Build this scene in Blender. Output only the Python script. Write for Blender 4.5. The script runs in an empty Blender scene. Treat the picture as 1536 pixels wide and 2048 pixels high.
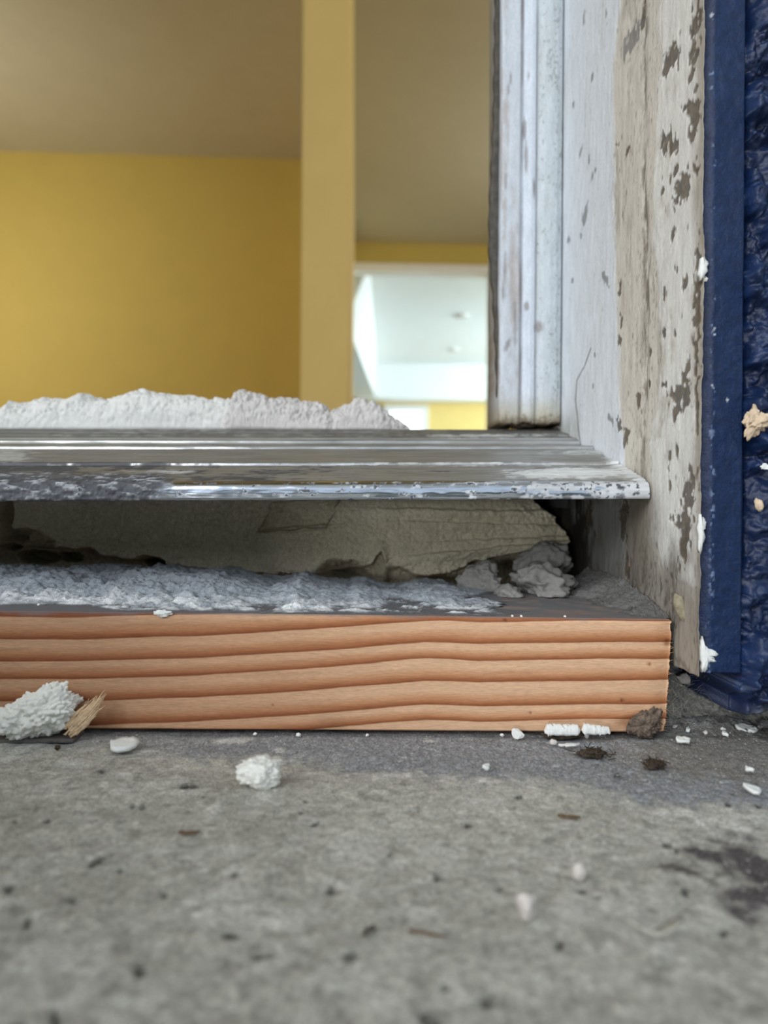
import bpy, bmesh, math, random
import numpy as np
from mathutils import Matrix, Vector

rng = np.random.default_rng(7)
random.seed(7)
SC = bpy.context.scene
COL = SC.collection

# ------------------------------------------------------------------ camera
F = 1420.0                     # focal length in pixels of the 1536 x 2048 frame
CX, CY = 768.0, 1000.0         # principal column, horizon row
YAW, ROLL = math.radians(2.4), math.radians(0.4)
fw = np.array([math.sin(YAW), math.cos(YAW), 0.0])
r0 = np.array([math.cos(YAW), -math.sin(YAW), 0.0])
u0 = np.array([0.0, 0.0, 1.0])
rt = math.cos(ROLL) * r0 + math.sin(ROLL) * u0
up = math.cos(ROLL) * u0 - math.sin(ROLL) * r0

cd = bpy.data.cameras.new('camera')
cam = bpy.data.objects.new('camera', cd)
COL.objects.link(cam)
SC.camera = cam
cd.sensor_fit = 'VERTICAL'
cd.sensor_height = 36.0
cd.lens = F * 36.0 / 2048.0
cd.shift_y = -(1024.0 - CY) / 2048.0
cd.clip_start, cd.clip_end = 0.005, 100.0
cam.matrix_world = Matrix(((rt[0], up[0], -fw[0], 0), (rt[1], up[1], -fw[1], 0), (rt[2], up[2], -fw[2], 0), (0, 0, 0, 1)))
cd.dof.use_dof = True
cd.dof.focus_distance = 0.250
cd.dof.aperture_fstop = 9.5

# ------------------------------------------------------------------ sky, lamps, exposure
world = bpy.data.worlds.new('overcast_sky')
SC.world = world
world.use_nodes = True
bg = world.node_tree.nodes['Background']
bg.inputs['Color'].default_value = (0.74, 0.86, 1.0, 1)
bg.inputs['Strength'].default_value = 1.0


def area_light(name, loc, target, sx, sy, power, color):
    ld = bpy.data.lights.new(name, 'AREA')
    ld.shape = 'RECTANGLE'
    ld.size, ld.size_y = sx, sy
    ld.energy = power
    ld.color = color
    o = bpy.data.objects.new(name, ld)
    COL.objects.link(o)
    o.location = loc
    o.rotation_euler = (Vector(target) - Vector(loc)).to_track_quat('-Z', 'Y').to_euler()
    return o


# hazy sun, very soft, over the visitor's left shoulder
sd = bpy.data.lights.new('hazy_sun', 'SUN')
sd.energy = 2.9
sd.angle = math.radians(50)
sd.color = (0.97, 0.98, 1.0)
sun = bpy.data.objects.new('hazy_sun', sd)
COL.objects.link(sun)
sun.rotation_euler = Vector((0.64, 0.56, -0.62)).to_track_quat('-Z', 'Y').to_euler()

area_light('assumed_side_light', (-2.75, 3.2, 1.15), (-1.6, 4.6, 1.45), 0.9, 1.1, 25, (1.0, 0.97, 0.90))  # unseen lamp, assumed from the glow on the front room's wall and ceiling
area_light('hall_fill_light', (2.2, 1.1, 1.4), (-0.1, 2.4, 1.5), 1.2, 1.2, 19, (0.96, 0.98, 1.0))  # unseen lamp added to brighten the partition end
area_light('hall_ceiling_fill', (2.2, 4.4, 1.5), (0.2, 4.6, 1.7), 1.2, 1.2, 22, (0.90, 0.96, 1.0))  # unseen lamp added to lift the hall ceiling
area_light('assumed_far_room_light', (4.6, 9.6, 1.3), (0.8, 9.8, 1.6), 2.4, 1.8, 225, (0.78, 0.93, 1.0))  # unseen lamp, assumed from how bright the far room is
area_light('outdoor_fill_light', (-2.9, -6.5, 0.02), (-0.4, 3.0, 1.2), 1.0, 1.0, 165, (0.95, 0.97, 1.0))  # unseen lamp added outdoors to light the partition, ceiling and recess

SC.view_settings.view_transform = 'Standard'
SC.view_settings.look = 'None'
SC.view_settings.exposure = 0.0
SC.view_settings.gamma = 1.0
SC.view_settings.use_curve_mapping = False
SC.cycles.use_denoising = True
SC.cycles.max_bounces = 8
SC.cycles.diffuse_bounces = 5


# ------------------------------------------------------------------ pixel <-> place
def ray(u, v):
    return fw + rt * ((u - CX) / F) + up * ((CY - v) / F)


def PY(u, v, y):
    d = ray(u, v)
    return d * (y / d[1])


def PX(u, v, x):
    d = ray(u, v)
    return d * (x / d[0])


def proj(p):
    p = np.asarray(p)
    d = p @ fw
    return CX + F * (p @ rt) / d, CY - F * (p @ up) / d


# ------------------------------------------------------------------ noise
def _hash(ix, iy, iz, seed):
    h = (ix.astype(np.int64) * 374761393 + iy.astype(np.int64) * 668265263 + iz.astype(np.int64) * 2147483647 + seed * 974634777) & 0xFFFFFFFF
    h = ((h ^ (h >> 13)) * 1274126177) & 0xFFFFFFFF
    h = ((h ^ (h >> 16)) * 2246822519) & 0xFFFFFFFF
    h = h ^ (h >> 15)
    return (h & 0xFFFFFF) / float(0xFFFFFF)


def vnoise(p, seed=0):
    """value noise in -1..1 at points p (n,3)"""
    i = np.floor(p).astype(np.int64)
    f = p - i
    f = f * f * f * (f * (f * 6 - 15) + 10)
    out = 0
    for dx in (0, 1):
        wx = f[..., 0] if dx else 1 - f[..., 0]
        for dy in (0, 1):
            wy = f[..., 1] if dy else 1 - f[..., 1]
            for dz in (0, 1):
                wz = f[..., 2] if dz else 1 - f[..., 2]
                out = out + wx * wy * wz * _hash(i[..., 0] + dx, i[..., 1] + dy, i[..., 2] + dz, seed)
    return out * 2 - 1


def fbm(p, scale, octv=4, seed=0, gain=0.5):
    p = np.asarray(p) * np.asarray(scale)
    a, s, t = 1.0, 0, 0
    for k in range(octv):
        s = s + a * vnoise(p * 2 ** k + 17.3 * k, seed + k)
        t += a
        a *= gain
    return s / t


def worley(p, scale, seed=0):
    """distance to the nearest jittered cell point (0..~1)"""
    p = np.asarray(p) * scale
    i = np.floor(p).astype(np.int64)
    best = np.full(p.shape[:-1], 9.0)
    for dx in (-1, 0, 1):
        for dy in (-1, 0, 1):
            for dz in (-1, 0, 1):
                c = i + np.array([dx, dy, dz])
                q = np.stack([c[..., k] + _hash(c[..., 0], c[..., 1], c[..., 2], seed + 31 * k) for k in range(3)], -1)
                best = np.minimum(best, ((q - p) ** 2).sum(-1))
    return np.sqrt(best)


def sstep(a, b, x):
    t = np.clip((x - a) / (b - a), 0, 1)
    return t * t * (3 - 2 * t)


def lin(*c):
    c = np.array(c, float) / 255.0
    return np.where(c <= 0.04045, c / 12.92, ((c + 0.055) / 1.055) ** 2.4)


def mix(a, b, m):
    m = np.asarray(m)[..., None]
    return a * (1 - m) + b * m


def interp(x, pts):
    pts = sorted(pts)
    return np.interp(x, [p[0] for p in pts], [p[1] for p in pts])


def spot(u, v, cu, cv, ru, rv, ang=0.0, n=0.0, soft=0.35):
    """mask of a ragged ellipse, in frame pixels"""
    c, s = math.cos(ang), math.sin(ang)
    a = (u - cu) * c + (v - cv) * s
    b = -(u - cu) * s + (v - cv) * c
    d = np.sqrt((a / ru) ** 2 + (b / rv) ** 2) + n
    return 1 - sstep(1 - soft, 1 + soft, d)


# ------------------------------------------------------------------ objects
def tag(o, label=None, cat=None, group=None, kind=None):
    if label: o['label'] = label
    if cat: o['category'] = cat
    if group: o['group'] = group
    if kind: o['kind'] = kind
    return o


def link(name, me, mat, parent=None):
    o = bpy.data.objects.new(name, me)
    COL.objects.link(o)
    if mat: me.materials.append(mat)
    if parent: o.parent = parent
    return o


def mesh(name, verts, faces, mat, parent=None, col=None, smooth=True, attrs=None):
    me = bpy.data.meshes.new(name)
    me.from_pydata([tuple(v) for v in verts] if not isinstance(verts, np.ndarray) else verts.tolist(), [], faces if isinstance(faces, list) else faces.tolist())
    me.update()
    if smooth:
        me.polygons.foreach_set('use_smooth', [True] * len(me.polygons))
    if col is not None:
        a = me.color_attributes.new('Col', 'FLOAT_COLOR', 'POINT')
        c = np.asarray(col, float)
        if c.shape[1] == 3: c = np.concatenate([c, np.ones((len(c), 1))], 1)
        a.data.foreach_set('color', c.astype(np.float32).ravel())
    for k, vals in (attrs or {}).items():
        a = me.attributes.new(k, 'FLOAT', 'POINT')
        a.data.foreach_set('value', np.asarray(vals, np.float32).ravel())
    return link(name, me, mat, parent)


def grid_faces(nr, nc, flip=False, wrap=False):
    r = np.arange(nr - 1)[:, None]
    c = np.arange(nc if wrap else nc - 1)[None, :]
    c2 = (c + 1) % nc
    a, b, d, e = r * nc + c, r * nc + c2, (r + 1) * nc + c2, (r + 1) * nc + c
    f = np.stack(np.broadcast_arrays(a, b, d, e), -1).reshape(-1, 4)
    return f[:, ::-1] if flip else f


def sheet(name, P, mat, back, parent=None, col=None, flip=False, attrs=None):
    """a relief sheet P (rows, cols, 3) closed behind by `back` (an offset vector, or a function of the rim points)"""
    nr, nc = P.shape[:2]
    V = P.reshape(-1, 3)
    faces = grid_faces(nr, nc, flip).tolist()
    rim = list(range(nc)) + [r * nc + nc - 1 for r in range(1, nr)] + [(nr - 1) * nc + c for c in range(nc - 2, -1, -1)] + [r * nc for r in range(nr - 2, 0, -1)]
    B = back(V[rim]) if callable(back) else V[rim] + np.asarray(back)
    n0 = len(V)
    V = np.concatenate([V, B])
    m = len(rim)
    for k in range(m):
        a, b = rim[k], rim[(k + 1) % m]
        q = [b, a, n0 + k, n0 + (k + 1) % m]
        faces.append(q[::-1] if flip else q)
    last = list(range(n0, n0 + m))
    faces.append(last if flip else last[::-1])
    if col is not None:
        C = col.reshape(-1, col.shape[-1])
        col = np.concatenate([C, C[rim]])
    if attrs:
        attrs = {k: np.concatenate([a.reshape(-1), a.reshape(-1)[rim]]) for k, a in attrs.items()}
    return mesh(name, V, faces, mat, parent, col, True, attrs)


def box(name, lo, hi, mat, parent=None, bevel=0.0):
    bm = bmesh.new()
    bmesh.ops.create_cube(bm, size=1)
    lo, hi = np.array(lo, float), np.array(hi, float)
    for v in bm.verts:
        v.co = Vector((lo + hi) / 2 + np.array(v.co) * (hi - lo))
    if bevel:
        bmesh.ops.bevel(bm, geom=bm.edges[:], offset=bevel, segments=2, affect='EDGES', profile=0.5)
    me = bpy.data.meshes.new(name)
    bm.to_mesh(me)
    bm.free()
    return link(name, me, mat, parent)


def prism(name, pts, z0, z1, mat, parent=None):
    """vertical prism over a floor outline"""
    n = len(pts)
    V = [(p[0], p[1], z0) for p in pts] + [(p[0], p[1], z1) for p in pts]
    Fc = [list(range(n))[::-1], list(range(n, 2 * n))] + [[k, (k + 1) % n, n + (k + 1) % n, n + k] for k in range(n)]
    return mesh(name, V, Fc, mat, parent, smooth=False)


_ico = {}


def ico(sub):
    if sub not in _ico:
        bm = bmesh.new()
        bmesh.ops.create_icosphere(bm, subdivisions=sub, radius=1)
        bm.verts.ensure_lookup_table()
        _ico[sub] = (np.array([v.co[:] for v in bm.verts]), [[v.index for v in f.verts] for f in bm.faces])
        bm.free()
    return _ico[sub]


def lump(name, c, r, mat, seed=0, rough=0.35, freq=1.6, grain=0.0, gfreq=7.0, sub=4, floor=None, rot=0.0, tilt=0.0, parent=None, facet=0, ymax=None, col=None):
    """broken lump: centre c, half sizes r; floor cuts it flat at a height, facet chops it with random planes"""
    V, Fc = ico(sub)
    V = V.copy()
    off = np.array([seed * 3.7, seed * 1.3, seed * 2.1])
    d = rough * fbm(V + off, freq, 4, seed)
    if facet:
        g = np.random.default_rng(seed)
        for k in range(facet):
            n = g.normal(size=3); n /= np.linalg.norm(n)
            h = g.uniform(0.45, 0.75)
            t = V @ n
            V = V - np.where(t > h, t - h, 0)[:, None] * n
    V = V * (1 + d)[:, None]
    if grain:
        w = worley(V + off, gfreq, seed)
        V = V * (1 + grain * (0.45 - 1.1 * w * w))[:, None]
    V = V * np.array(r)
    ct, st = math.cos(tilt), math.sin(tilt)
    V = np.stack([V[:, 0] * ct - V[:, 2] * st, V[:, 1], V[:, 0] * st + V[:, 2] * ct], 1)
    cr, sr = math.cos(rot), math.sin(rot)
    V = np.stack([V[:, 0] * cr - V[:, 1] * sr, V[:, 0] * sr + V[:, 1] * cr, V[:, 2]], 1) + np.array(c)
    if floor is not None:
        V[:, 2] = np.maximum(V[:, 2], floor)
    if ymax is not None:
        V[:, 1] = np.minimum(V[:, 1], ymax)
    C = None
    if col is not None:
        C = col(V)
    return mesh(name, V, Fc, mat, parent, col=C)


def flake(name, c, rx, ry, mat, seed=0, thick=0.0006, curl=0.0, rot=0.0, pitch=0.0, parent=None, n=22, rag=0.25):
    """thin broken chip lying at c with its own ragged outline, curl and thickness"""
    g = np.random.default_rng(seed)
    ang = np.linspace(0, 2 * np.pi, n, endpoint=False)
    rad = 1 + rag * (g.random(n) - 0.5) * 2
    rings = [0.35, 0.7, 1.0]
    top, cols = [(0, 0)], None
    for q in rings:
        for a, rr in zip(ang, rad):
            top.append((q * rr * math.cos(a), q * rr * math.sin(a)))
    top = np.array(top)
    nz = fbm(np.c_[top, np.zeros(len(top))] + seed, 2.5, 2, seed) * 0.5
    x, y = top[:, 0] * rx, top[:, 1] * ry
    z = curl * (top[:, 0] ** 2) * rx + nz * thick
    T = np.c_[x, y, z + thick / 2]
    B = np.c_[x * 0.97, y * 0.97, z - thick / 2]
    V = np.r_[T, B]
    N = len(T)
    Fc = []
    for k in range(n):
        k2 = (k + 1) % n
        Fc.append([0, 1 + k, 1 + k2]); Fc.append([N, N + 1 + k2, N + 1 + k])
        for q in range(len(rings) - 1):
            a, b = 1 + q * n, 1 + (q + 1) * n
            Fc.append([a + k, b + k, b + k2, a + k2]); Fc.append([N + a + k, N + a + k2, N + b + k2, N + b + k])
        e = 1 + (len(rings) - 1) * n
        Fc.append([e + k, N + e + k, N + e + k2, e + k2])
    R = Matrix.Rotation(rot, 3, 'Z') @ Matrix.Rotation(pitch, 3, 'X')
    V = V @ np.array(R).T + np.array(c)
    return mesh(name, V, Fc, mat, parent)


def tube_data(path, rad, sides=5):
    path = np.asarray(path, float)
    n = len(path)
    rad = np.broadcast_to(np.asarray(rad, float), (n,))
    t = np.gradient(path, axis=0)
    t /= np.linalg.norm(t, axis=1)[:, None] + 1e-12
    a = np.cross(t, np.array([0.31, 0.2, 0.93])); a /= np.linalg.norm(a, axis=1)[:, None] + 1e-12
    b = np.cross(t, a)
    th = np.linspace(0, 2 * np.pi, sides, endpoint=False)
    V = path[:, None, :] + rad[:, None, None] * (np.cos(th)[None, :, None] * a[:, None, :] + np.sin(th)[None, :, None] * b[:, None, :])
    Fc = grid_faces(n, sides, wrap=True).tolist()
    Fc.append(list(range(sides))[::-1]); Fc.append([(n - 1) * sides + k for k in range(sides)])
    return V.reshape(-1, 3), Fc


def join_data(parts):
    V, Fc, n = [], [], 0
    for v, f in parts:
        V.append(v); Fc += [[i + n for i in q] for q in f]; n += len(v)
    return np.concatenate(V), Fc


# ------------------------------------------------------------------ materials
def new_mat(name):
    m = bpy.data.materials.new(name)
    m.use_nodes = True
    nt = m.node_tree
    return m, nt, nt.nodes, nt.links, nt.nodes['Principled BSDF']


def noise_node(nt, scale, detail=4, rough=0.55, stretch=None, dist=0.0):
    tc = nt.nodes.new('ShaderNodeTexCoord')
    mp = nt.nodes.new('ShaderNodeMapping')
    mp.inputs['Scale'].default_value = stretch or (1, 1, 1)
    nz = nt.nodes.new('ShaderNodeTexNoise')
    nz.inputs['Scale'].default_value = scale
    nz.inputs['Detail'].default_value = detail
    nz.inputs['Roughness'].default_value = rough
    nz.inputs['Distortion'].default_value = dist
    nt.links.new(tc.outputs['Object'], mp.inputs['Vector'])
    nt.links.new(mp.outputs[0], nz.inputs['Vector'])
    return nz


def ramp_node(nt, stops, interp_='LINEAR'):
    r = nt.nodes.new('ShaderNodeValToRGB')
    e = r.color_ramp
    e.interpolation = interp_
    while len(e.elements) < len(stops): e.elements.new(0.5)
    for k, (p, c) in enumerate(stops):
        e.elements[k].position = p
        e.elements[k].color = (*c, 1) if len(c) == 3 else c
    return r


def surf(name, color=None, rough=0.8, vary=0.25, scale=400, bump=0.3, bscale=900, bdist=0.0004, stretch=None, spec=0.3, speck=None, fine=True, vary2=None):
    """surface with its colour (a fixed one or the mesh's Col), noise tint and fine relief"""
    m, nt, N, L, B = new_mat(name)
    if color is None:
        src = N.new('ShaderNodeVertexColor'); src.layer_name = 'Col'
        out = src.outputs['Color']
    else:
        src = N.new('ShaderNodeRGB'); src.outputs[0].default_value = (*color, 1)
        out = src.outputs[0]
    nz = noise_node(nt, scale, 5, 0.6, stretch)
    mr = N.new('ShaderNodeMapRange')
    mr.inputs['From Min'].default_value, mr.inputs['From Max'].default_value = 0.3, 0.7
    mr.inputs['To Min'].default_value, mr.inputs['To Max'].default_value = 1 - vary, 1 + vary
    L.new(nz.outputs['Fac'], mr.inputs['Value'])
    mx = N.new('ShaderNodeVectorMath'); mx.operation = 'SCALE'
    L.new(out, mx.inputs[0]); L.new(mr.outputs[0], mx.inputs['Scale'])
    cur = mx.outputs[0]
    if vary2:
        nf = noise_node(nt, vary2[0], 3, 0.6, stretch)
        mf = N.new('ShaderNodeMapRange')
        mf.inputs['From Min'].default_value, mf.inputs['From Max'].default_value = 0.32, 0.68
        mf.inputs['To Min'].default_value, mf.inputs['To Max'].default_value = 1 - vary2[1], 1 + vary2[1]
        L.new(nf.outputs['Fac'], mf.inputs['Value'])
        m2 = N.new('ShaderNodeVectorMath'); m2.operation = 'SCALE'
        L.new(cur, m2.inputs[0]); L.new(mf.outputs[0], m2.inputs['Scale'])
        cur = m2.outputs[0]
    if speck:
        sc, thr, colr = speck
        n2 = noise_node(nt, sc, 2, 0.5, stretch)
        rp = ramp_node(nt, [(thr, (0, 0, 0)), (thr + 0.06, (1, 1, 1))])
        L.new(n2.outputs['Fac'], rp.inputs['Fac'])
        mm = N.new('ShaderNodeMix'); mm.data_type = 'RGBA'
        L.new(rp.outputs['Color'], mm.inputs['Factor']); L.new(cur, mm.inputs[6]); mm.inputs[7].default_value = (*colr, 1)
        cur = mm.outputs[2]
    L.new(cur, B.inputs['Base Color'])
    B.inputs['Roughness'].default_value = rough
    B.inputs['Specular IOR Level'].default_value = spec
    if bump:
        nb = noise_node(nt, bscale, 6, 0.65, stretch)
        bp = N.new('ShaderNodeBump')
        bp.inputs['Strength'].default_value = bump
        bp.inputs['Distance'].default_value = bdist
        L.new(nb.outputs['Fac'], bp.inputs['Height']); L.new(bp.outputs[0], B.inputs['Normal'])
    return m


M_concrete = surf('concrete', None, 0.9, 0.22, 500, 0.9, 1300, 0.0006, vary2=(1700, 0.34), speck=(1100, 0.64, tuple(lin(205, 203, 195))))
M_jamb = surf('weathered_paint', None, 0.62, 0.09, 300, 0.45, 1500, 0.0003, stretch=(1, 1, 0.3), spec=0.4, vary2=(2200, 0.10))
M_blue = surf('navy_gloss_paint', None, 0.42, 0.22, 300, 0.6, 700, 0.0005, spec=0.35, vary2=(1600, 0.25))
M_stucco = surf('navy_stucco_paint', None, 0.40, 0.20, 250, 0.45, 900, 0.0005, spec=0.5, vary2=(1500, .2))
M_plaster = surf('white_plaster', tuple(lin(222, 222, 218)), 0.9, 0.08, 500, 0.8, 1500, 0.0004, spec=0.2, vary2=(1800, .07))
M_plaster2 = surf('greyish_plaster', tuple(lin(204, 201, 197)), 0.92, 0.10, 600, 0.5, 1300, 0.0004, spec=0.15)
M_mortar = surf('grey_mortar', None, 0.92, 0.12, 600, 1.0, 1300, 0.0007, spec=0.15, vary2=(1500, 0.18))
M_smear = surf('pale_mortar', None, 0.92, 0.14, 600, 0.9, 1600, 0.0005, spec=0.2, vary2=(2000, 0.16))
M_chunk = surf('crumbly_mortar', tuple(lin(240, 239, 231)), 0.92, 0.08, 700, 0.5, 1600, 0.0004, spec=0.15)
M_flake = surf('white_paint_chip', tuple(lin(232, 233, 228)), 0.75, 0.07, 900, 0.3, 2000, 0.0002)
M_stone = surf('pale_pebble', tuple(lin(206, 198, 192)), 0.85, 0.12, 700, 0.4, 1500, 0.0003)
M_dirt = surf('dark_dirt', tuple(lin(78, 68, 58)), 0.95, 0.5, 900, 0.6, 1500, 0.0005, spec=0.1)
M_clod = surf('brown_clod', tuple(lin(112, 98, 86)), 0.95, 0.6, 500, 0.6, 1500, 0.0005, spec=0.1)
M_fibre = surf('wood_fibre', tuple(lin(176, 140, 98)), 0.85, 0.25, 700, 0.3, 1500, 0.0003, spec=0.2)
M_twig = surf('brown_twig', tuple(lin(104, 84, 62)), 0.9, 0.3, 900, 0.3, 1500, 0.0003)
M_leaf = surf('pale_dry_leaf', tuple(lin(178, 176, 164)), 0.8, 0.2, 500, 0.3, 1500, 0.0003)
M_splinter = surf('pale_tan_fibre', tuple(lin(224, 194, 158)), 0.85, 0.2, 700, 0.3, 1500, 0.0003, spec=0.2)
M_web = surf('cobweb_grey', tuple(lin(150, 146, 138)), 0.9, 0.2, 900, 0.0)
M_chip = surf('bare_stucco', tuple(lin(214, 192, 164)), 0.9, 0.15, 500, 0.5, 1300, 0.0005)
M_rubber = surf('dark_weatherstrip', tuple(lin(84, 80, 74)), 0.8, 0.35, 300, 0.3, 700, 0.0003)
M_black = surf('dark_backing', tuple(lin(40, 37, 33)), 0.95, 0.3, 200, 0.2, 500, 0.0004)
M_yellow = surf('ochre_wall_paint', tuple(lin(200, 178, 98)), 0.75, 0.03, 6, 0.12, 260, 0.0012, spec=0.3)
M_yellow_pale = surf('pale_ochre_paint', tuple(lin(238, 210, 134)), 0.75, 0.03, 6, 0.10, 260, 0.0012, spec=0.3)
M_ceiling = surf('flat_ceiling_paint', tuple(lin(188, 182, 156)), 0.9, 0.03, 8, 0.2, 120, 0.003, spec=0.15)
M_white = surf('white_room_paint', tuple(lin(236, 238, 236)), 0.7, 0.02, 8, 0.05, 200, 0.001, spec=0.3)
M_whitegloss = surf('white_trim_paint', tuple(lin(240, 240, 238)), 0.4, 0.02, 8, 0.0)
M_floorin = surf('interior_floor', tuple(lin(150, 120, 84)), 0.5, 0.15, 12, 0.0)


def metal_mat():
    m, nt, N, L, B = new_mat('worn_aluminium')
    src = N.new('ShaderNodeVertexColor'); src.layer_name = 'Col'
    nz = noise_node(nt, 300, 6, 0.65, (0.12, 1, 1))
    mr = N.new('ShaderNodeMapRange')
    mr.inputs['From Min'].default_value, mr.inputs['From Max'].default_value = 0.3, 0.7
    mr.inputs['To Min'].default_value, mr.inputs['To Max'].default_value = 0.75, 1.2
    L.new(nz.outputs['Fac'], mr.inputs['Value'])
    mx = N.new('ShaderNodeVectorMath'); mx.operation = 'SCALE'
    L.new(src.outputs['Color'], mx.inputs[0]); L.new(mr.outputs[0], mx.inputs['Scale'])
    L.new(mx.outputs[0], B.inputs['Base Color'])
    inv = N.new('ShaderNodeMath'); inv.operation = 'SUBTRACT'; inv.inputs[0].default_value = 1.0
    L.new(src.outputs['Alpha'], inv.inputs[1])
    L.new(inv.outputs[0], B.inputs['Metallic'])
    rr = N.new('ShaderNodeMapRange')
    rr.inputs['To Min'].default_value, rr.inputs['To Max'].default_value = 0.10, 0.75
    L.new(src.outputs['Alpha'], rr.inputs['Value'])
    n3 = noise_node(nt, 160, 4, 0.6, (0.1, 1, 1))
    ad = N.new('ShaderNodeMath'); ad.operation = 'MULTIPLY_ADD'; ad.inputs[1].default_value = 0.16
    L.new(n3.outputs['Fac'], ad.inputs[0]); L.new(rr.outputs[0], ad.inputs[2])
    L.new(ad.outputs[0], B.inputs['Roughness'])
    nb = noise_node(nt, 900, 5, 0.6, (0.15, 1, 1))
    bp = N.new('ShaderNodeBump'); bp.inputs['Strength'].default_value = 0.18; bp.inputs['Distance'].default_value = 0.0002
    L.new(nb.outputs['Fac'], bp.inputs['Height']); L.new(bp.outputs[0], B.inputs['Normal'])
    return m


M_metal = metal_mat()


def wood_mat():
    m, nt, N, L, B = new_mat('pine_lumber')
    at = N.new('ShaderNodeAttribute'); at.attribute_name = 'grain'
    du = N.new('ShaderNodeAttribute'); du.attribute_name = 'dust'
    st = N.new('ShaderNodeAttribute'); st.attribute_name = 'stain_tint'
    n1 = noise_node(nt, 300, 5, 0.6, (0.08, 1, 1))
    off = N.new('ShaderNodeMath'); off.operation = 'MULTIPLY_ADD'; off.inputs[1].default_value = 0.034
    L.new(n1.outputs['Fac'], off.inputs[0]); L.new(at.outputs['Fac'], off.inputs[2])
    mr = N.new('ShaderNodeMapRange')                       # grain -0.3 .. 1.1 -> 0 .. 1
    mr.inputs['From Min'].default_value, mr.inputs['From Max'].default_value = -0.3, 1.1
    L.new(off.outputs[0], mr.inputs['Value'])
    light, mid, dark = tuple(lin(220, 178, 142)), tuple(lin(202, 148, 108)), tuple(lin(168, 106, 66))
    dark2 = tuple(lin(140, 80, 46))
    stops = [(0.0, light)]
    for pos, w in ((-0.175, .06), (0.015, .065), (0.20, .06), (0.345, .05), (0.53, .058), (0.735, .058), (0.865, .045)):
        q = (pos + 0.01 + 0.3) / 1.4
        stops += [(q - w * 1.45, light), (q - w * 0.80, mid), (q - w * .30, dark), (q - .002, dark2), (q + 0.003, light)]
    stops = sorted(p for p in stops if 0 <= p[0] <= 1)
    stops = stops[:1] + [p for a_, p in zip(stops[:-1], stops[1:])]
    stops = stops[-32:] if len(stops) > 32 else stops
    rp = ramp_node(nt, stops)
    L.new(mr.outputs[0], rp.inputs['Fac'])
    n2 = noise_node(nt, 2600, 5, 0.7, (0.13, 1, 1))
    m2 = N.new('ShaderNodeMapRange')
    m2.inputs['From Min'].default_value, m2.inputs['From Max'].default_value = 0.3, 0.7
    m2.inputs['To Min'].default_value, m2.inputs['To Max'].default_value = 0.82, 1.16
    L.new(n2.outputs['Fac'], m2.inputs['Value'])
    sc = N.new('ShaderNodeVectorMath'); sc.operation = 'SCALE'
    L.new(rp.outputs['Color'], sc.inputs[0]); L.new(m2.outputs[0], sc.inputs['Scale'])
    mm = N.new('ShaderNodeMix'); mm.data_type = 'RGBA'; mm.blend_type = 'MULTIPLY'
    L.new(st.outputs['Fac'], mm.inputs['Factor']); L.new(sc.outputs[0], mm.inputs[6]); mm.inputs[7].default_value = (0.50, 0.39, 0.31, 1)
    md = N.new('ShaderNodeMix'); md.data_type = 'RGBA'
    L.new(du.outputs['Fac'], md.inputs['Factor']); L.new(mm.outputs[2], md.inputs[6]); md.inputs[7].default_value = (*lin(116, 115, 117), 1)
    L.new(md.outputs[2], B.inputs['Base Color'])
    B.inputs['Roughness'].default_value = 0.65
    B.inputs['Specular IOR Level'].default_value = 0.3
    nb = noise_node(nt, 2600, 5, 0.7, (0.10, 1, 1))
    bp = N.new('ShaderNodeBump'); bp.inputs['Strength'].default_value = 0.5; bp.inputs['Distance'].default_value = 0.0003
    L.new(nb.outputs['Fac'], bp.inputs['Height']); L.new(bp.outputs[0], B.inputs['Normal'])
    return m


M_wood = wood_mat()

# ------------------------------------------------------------------ key planes (metres, the camera's lens is the origin)
YW = 0.233                                   # face of the pine board
JX = PY(1345, 1240, YW)[0] + 0.0012          # face of the door jamb (looks along -X)
YJ = PX(1402, 900, JX)[1]                    # outer edge of the jamb
YL = PX(1301, 990, JX - 0.0004)[1]           # lip of the threshold
YB = PX(1121, 860, JX)[1]                    # stop trim / back of the threshold
fl, fr = PY(20, 1463, YW), PY(1330, 1471, YW)
FS = (fr[2] - fl[2]) / (fr[0] - fl[0])


def floor_z(x):
    return fl[2] + FS * (np.asarray(x) - fl[0])


def on_floor(u, v):
    d = ray(u, v)
    t = (fl[2] - FS * fl[0]) / (d[2] - FS * d[0])
    return d * t


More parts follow.
